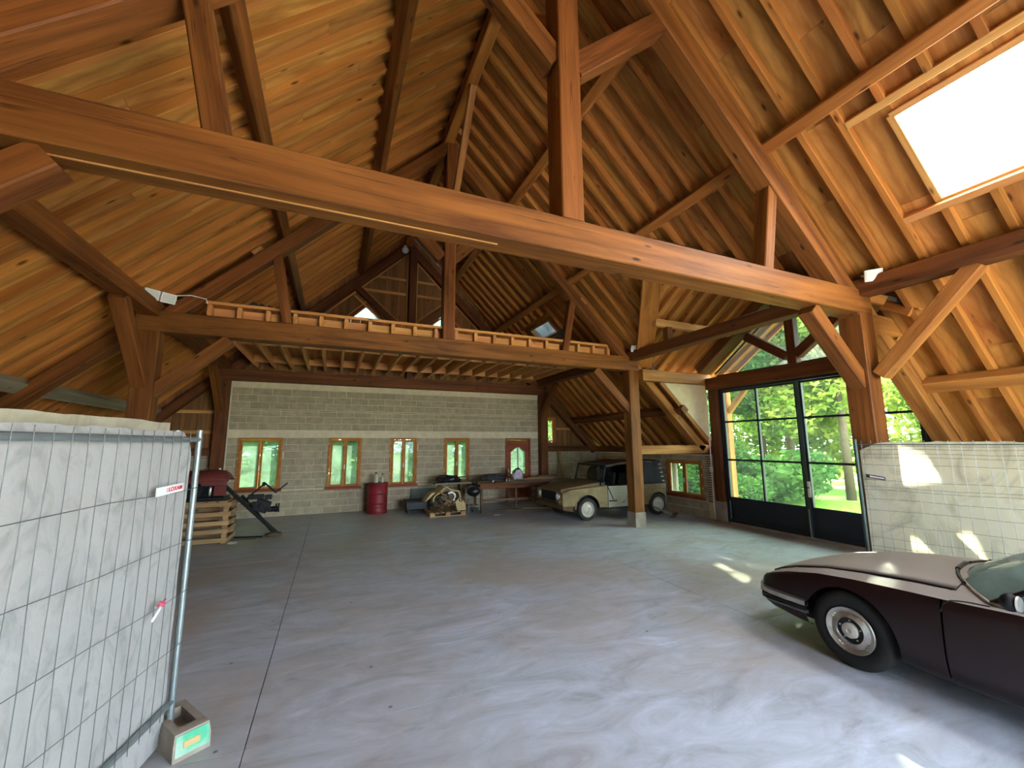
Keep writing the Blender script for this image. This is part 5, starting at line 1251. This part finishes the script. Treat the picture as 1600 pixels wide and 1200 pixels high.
# ------------------------------------------------------------------ lamps, loft clutter
def flood(label, p, aim, s=.2, heads=1):
    r = thing('floodlight', label, 'floodlight', p); p = V(p); aim = V(aim).normalized(); sx = aim.cross(V((0, 0, 1))).normalized(); sy = sx.cross(aim)
    for k in range(heads):
        c = p+sx*(.2*k)*1.0-aim*(.05*k)
        P = lambda a, b, d: c+sx*a+sy*b+aim*d
        def bx(a, b, d0, d1): return [P(-a, -b, d0), P(a, -b, d0), P(a, b, d0), P(-a, b, d0), P(-a, -b, d1), P(a, -b, d1), P(a, b, d1), P(-a, b, d1)]
        h = MB().hexa(bx(s*.5, s*.4, .0, .045)).build('housing', 'white', r, bevel=.006)
        MB().hexa(bx(s*.42, s*.32, .045, .05)).build('glass', 'lamp', h)
        MB().hexa(bx(s*.3, s*.22, -.03, .0)).build('heat_sink', 'steel', h)
        MB().tube([P(-s*.55, 0, .02), P(-s*.55, 0, -.1), P(s*.55, 0, -.1), P(s*.55, 0, .02)], .008, 6).build('bracket', 'white', r)
    return r
fl1 = flood('twin white floodlight on the plate beam by the boarded slope', (-2.58, 8.08, 4.36), (.55, -.75, -.35), .2, 2)
MB().tube([(-2.5, 8.1, 4.42), (-2.3, 8.15, 4.47), (-2.1, 8.2, 4.45), (-2.08, 8.22, 4.38)], .008, 6).build('cable', 'white', fl1)
flood('white floodlight at the end of the loft truss near the dormer', (6.86, 8.05, 4.36), (-.5, -.8, -.35), .2)
flood('white floodlight above the end of the nearest tie beam', (6.82, 3.02, 4.32), (-.75, -.55, -.4), .2)
gb = thing('bulb_lamp', 'small round white lamp high at the top of the gable frame', 'lamp', (1.9, 13.3, 8.4))
MB().blob((1.88, 13.25, 8.40), .115, 10, 0).build('globe', 'lamp', gb, smooth=True); MB().lathe([(.05, 0), (.05, .05), (0, .05)], 12, (1.88, 13.25, 8.5)).build('fitting', 'white', gb)
for k in range(6):
    x = -1.75+.13*k; tag(MB().tube([(x, 9.0+.1*k, 4.5+.0*k), (x+.25, 8.7, 4.62-.02*k), (x+.5, 8.9, 4.48)], .035, 8).build('black_tube', 'canvas', None, smooth=True, loc=(x, 9, 4.44)), 'dark flexible tube in the heap on the loft edge', 'tube', 'dark tubes heaped on the loft')
sp = thing('dark_cabinet', 'tall dark cabinet standing on the loft in front of the small skylight', 'cabinet', (5.75, 9.65, 4.44))
MB().box(5.6, 5.9, 9.5, 9.75, 4.44, 5.12).build('body', 'black', sp, bevel=.02); MB().box(5.63, 5.87, 9.485, 9.5, 4.5, 5.07).build('door', 'blackplastic', sp)
sc_ = thing('loft_scrap', 'dark odd shaped scrap on the loft under the small skylight', 'scrap', (5.42, 9.7, 4.44))
MB().blob((5.35, 9.7, 4.66), (.05, .05, .22), 8, .3, 4).build('stem', 'black', sc_, smooth=True); MB().blob((5.5, 9.7, 4.66), (.1, .08, .05), 8, .3, 5).tube([(5.5, 9.7, 4.44), (5.5, 9.7, 4.68)], .02, 6).build('lump', 'black', sc_, smooth=True)

# ------------------------------------------------------------------ outside: porch timber, trees, shrubs
pp = thing('porch_post', 'pale timber porch post with a brace outside the glazed doors', 'post', (10.6, 8.6, 0))
beam('post', (10.6, 8.6, 0), (10.6, 8.6, 3.7), .2, .2, 'pine', pp, (1, 0, 0)); beam('brace', (10.6, 8.5, 2.9), (10.6, 7.75, 3.7), .12, .14, 'pine', pp)
beam('eaves_plate', (10.6, 2.6, 3.8), (10.6, 8.75, 3.8), .18, .16, 'pine', pp)
pp2 = thing('porch_post', 'second porch post outside, hidden by the cream fence sheet', 'post', (10.6, 2.9, 0))
beam('post', (10.6, 2.9, 0), (10.6, 2.9, 3.7), .2, .2, 'pine', pp2, (1, 0, 0))
ss = thing('slatted_shutter', 'pale slatted shutter outside the small casement behind the jeep', 'shutter', (9.9, 10.3, .3))
for k in range(14): MB().box(9.88, 9.91, 10.0, 10.65, .42+.085*k, .49+.085*k).build('slat', 'stone', ss)
MB().box(9.912, 9.94, 9.98, 10.67, .36, 1.66).build('backing', 'stone', ss)
def leaves(name, mat, clumps, n, size, seed, parent):
    r = random.Random(seed); vs_, fs = [], []
    for i in range(n):
        c, rad = clumps[r.randrange(len(clumps))]
        d = V((r.gauss(0, 1), r.gauss(0, 1), r.gauss(0, 1))).normalized()*(r.random()**.35); p = V(c)+V((d.x*rad[0], d.y*rad[1], d.z*rad[2]))
        a = V((r.gauss(0, 1), r.gauss(0, 1), r.gauss(0, .6))).normalized(); b = a.cross(V((r.gauss(0, 1), r.gauss(0, 1), r.gauss(0, 1)))).normalized(); s_ = size*r.uniform(.6, 1.3)
        k = len(vs_); vs_ += [p-a*s_*.6, p+b*s_*.32, p+a*s_*.6, p-b*s_*.32]; fs.append((k, k+1, k+2, k+3))
    me = bpy.data.meshes.new(name); me.from_pydata(vs_, [], fs); me.materials.append(M[mat])
    o = bpy.data.objects.new(name, me); link(o, parent, POS[parent.name].copy()); o['kind'] = 'stuff'; return o
def tree_proto(label, mat, h, r, n, size, seed, loc, trunk=.16):
    t = thing('tree', label, 'tree', loc, 0, None); rd = random.Random(seed); L = local(t)
    L().tube([(0, 0, -.1), (.08, .05, h*.3), (-.05, .1, h*.6), (.05, 0, h*.85)], trunk, 8, trunk*.35).build('trunk', 'bark', t, smooth=True)
    for k in range(6):
        a = k*1.05+rd.random(); z = h*(.3+.09*k); L().tube([(0, 0, z), (r*.35*math.cos(a), r*.35*math.sin(a), z+h*.1), (r*.7*math.cos(a), r*.7*math.sin(a), z+h*.14)], trunk*.4, 6, .02).build('branch', 'bark', t, smooth=True)
    cl = []
    for k in range(15):
        a = rd.random()*6.28; z = h*(.28+.66*rd.random()); q = r*(1-.55*abs(z/h-.5)*1.4)*rd.random()**.6*.8
        cl.append(((q*math.cos(a), q*math.sin(a), z), (r*rd.uniform(.25, .45), r*rd.uniform(.25, .45), h*rd.uniform(.08, .14))))
    leaves('crown', mat, cl, n, size, seed, t); return t
tA = tree_proto('tall sunlit yellow green tree just beyond the glazed doors', 'leaf1', 9.6, 3.2, 15000, .24, 11, (17, 9.0, 0))
tB = tree_proto('tall mid green tree beyond the lawn, behind the sunlit tree', 'leaf2', 11, 3.8, 15000, .27, 12, (18.5, 13.2, 0))
tC = tree_proto('bluish green conifer like tree close to the porch post', 'leaf3', 7, 2.6, 12000, .2, 13, (14.5, 12.6, 0))
place = [(tA, 26, 6.0, 1.0, 'sunlit tree deeper in the garden, seen through the second door leaf'), (tA, 22, 2.4, .9, 'sunlit tree seen past the dark post beside the cream sheet'), (tB, 31, 9.5, 1.1, 'far green tree seen between the sunlit ones'),
         (tB, 28, 19, 1.0, 'far green tree beyond the porch post'), (tC, 20, 18.0, 1.2, 'bluish tree seen through the small casement behind the jeep'), (tB, 36, 3, 1.3, 'tall far tree closing the garden'), (tA, 33, 14.5, 1.2, 'pale far tree high in the gable glazing'), (tA, 17.6, 11.4, 1.13, 'sunlit tree between the two tall ones outside the glazed doors'),
         (tB, -6, 21.5, .95, 'green tree behind the first casement of the block wall'), (tA, -1.5, 22.5, .85, 'pale green tree behind the second casement of the block wall'), (tB, 2.6, 21.0, .8, 'green tree behind the third casement of the block wall'), (tA, 6.6, 21.5, .9, 'yellow green tree behind the fourth casement of the block wall'),
         (tA, 11.5, 20.5, .8, 'sunlit tree behind the narrow window in the boards'), (tC, 0.6, 20.2, .6, 'small bluish tree behind the block wall windows'), (tB, -12, 20, 1., 'broad tree past the corner of the barn'), (tA, 9.3, 24.5, 1.2, 'tall pale tree far behind the block wall')]
for k, (pr, x, y, s_, lb) in enumerate(place): dup(pr, (x, y, 0), k*1.7, lb, None, s_)
def shrub(label, loc, r, mat, n, seed):
    t = thing('shrub', label, 'shrub', loc); L = local(t); rd = random.Random(seed)
    for k in range(5): a = k*1.3; L().tube([(0, 0, 0), (r*.3*math.cos(a), r*.3*math.sin(a), r*.5), (r*.6*math.cos(a), r*.6*math.sin(a), r*.9)], .02, 5, .008).build('stem', 'bark', t)
    leaves('foliage', mat, [((r*.4*math.cos(k), r*.4*math.sin(k), r*(.35+.1*(k % 4))), (r*.6, r*.6, r*.4)) for k in range(7)], n, .12, seed, t); return t
sA = shrub('dense low shrub outside at the foot of the porch post', (12.2, 9.6, 0), 1.0, 'leaf3', 3500, 31)
sB = shrub('bright low shrub on the lawn outside the glazed doors', (18.5, 6.4, 0), .9, 'leaf2', 3000, 32)
for k, (pr, x, y, s_, lb) in enumerate(((sA, 13.2, 11.6, 1.2, 'dense shrub outside the small casement behind the jeep'), (sA, 15.6, 11.4, 1.4, 'dense shrub outside between the trees'), (sB, 19.4, 8.4, 1.3, 'bright shrub further out on the lawn'), (sA, 14.5, 9.8, 1.7, 'big dense shrub rising behind the porch post'),
        (sB, -1.9, 17.6, 1.0, 'bright shrub behind the first casement'), (sA, 0.4, 17.9, 1.0, 'dense shrub behind the second casement'), (sB, 3.9, 17.8, 1.1, 'bright shrub behind the fourth casement'), (sA, 2.2, 17.6, .9, 'dense shrub behind the third casement'))): dup(pr, (x, y, 0), k*.9, lb, None, s_)

def hedge(label, p, q, h, z0, mat, n, seed, size=.16):
    t = thing('hedge', label, 'hedge', ((p[0]+q[0])/2, (p[1]+q[1])/2, 0)); L = local(t); rd = random.Random(seed); c = POS[t.name].translation; cl = []
    m = int((V(q)-V(p)).length/.7)
    for k in range(m+1):
        g = V((p[0]+(q[0]-p[0])*k/m, p[1]+(q[1]-p[1])*k/m, 0))-c
        L().tube([(g.x, g.y, 0), (g.x+rd.uniform(-.2, .2), g.y, h*.6)], .03, 5, .012).build('stem', 'bark', t)
        for r_ in range(4): cl.append(((g.x+rd.uniform(-.4, .4), g.y+rd.uniform(-.5, .5), z0+(h-z0)*(r_+.5)/4*rd.uniform(.8, 1.15)), (.75, .65, (h-z0)*.2)))
    leaves('foliage', mat, cl, n, size, seed, t); return t
hedge('tall green hedge outside behind the block wall casements', (-7, 18.6), (13, 18.6), 4.6, .7, 'leaf2', 30000, 51, .2)
hedge('thick bright hedge across the lawn outside the glazed doors', (21, 3.5), (21, 21), 5.5, .8, 'leaf1', 26000, 52, .24)
hedge('dark green hedge close outside the small casement behind the jeep', (13.0, 10.5), (13.4, 17), 3.2, .2, 'leaf3', 12000, 53, .15)
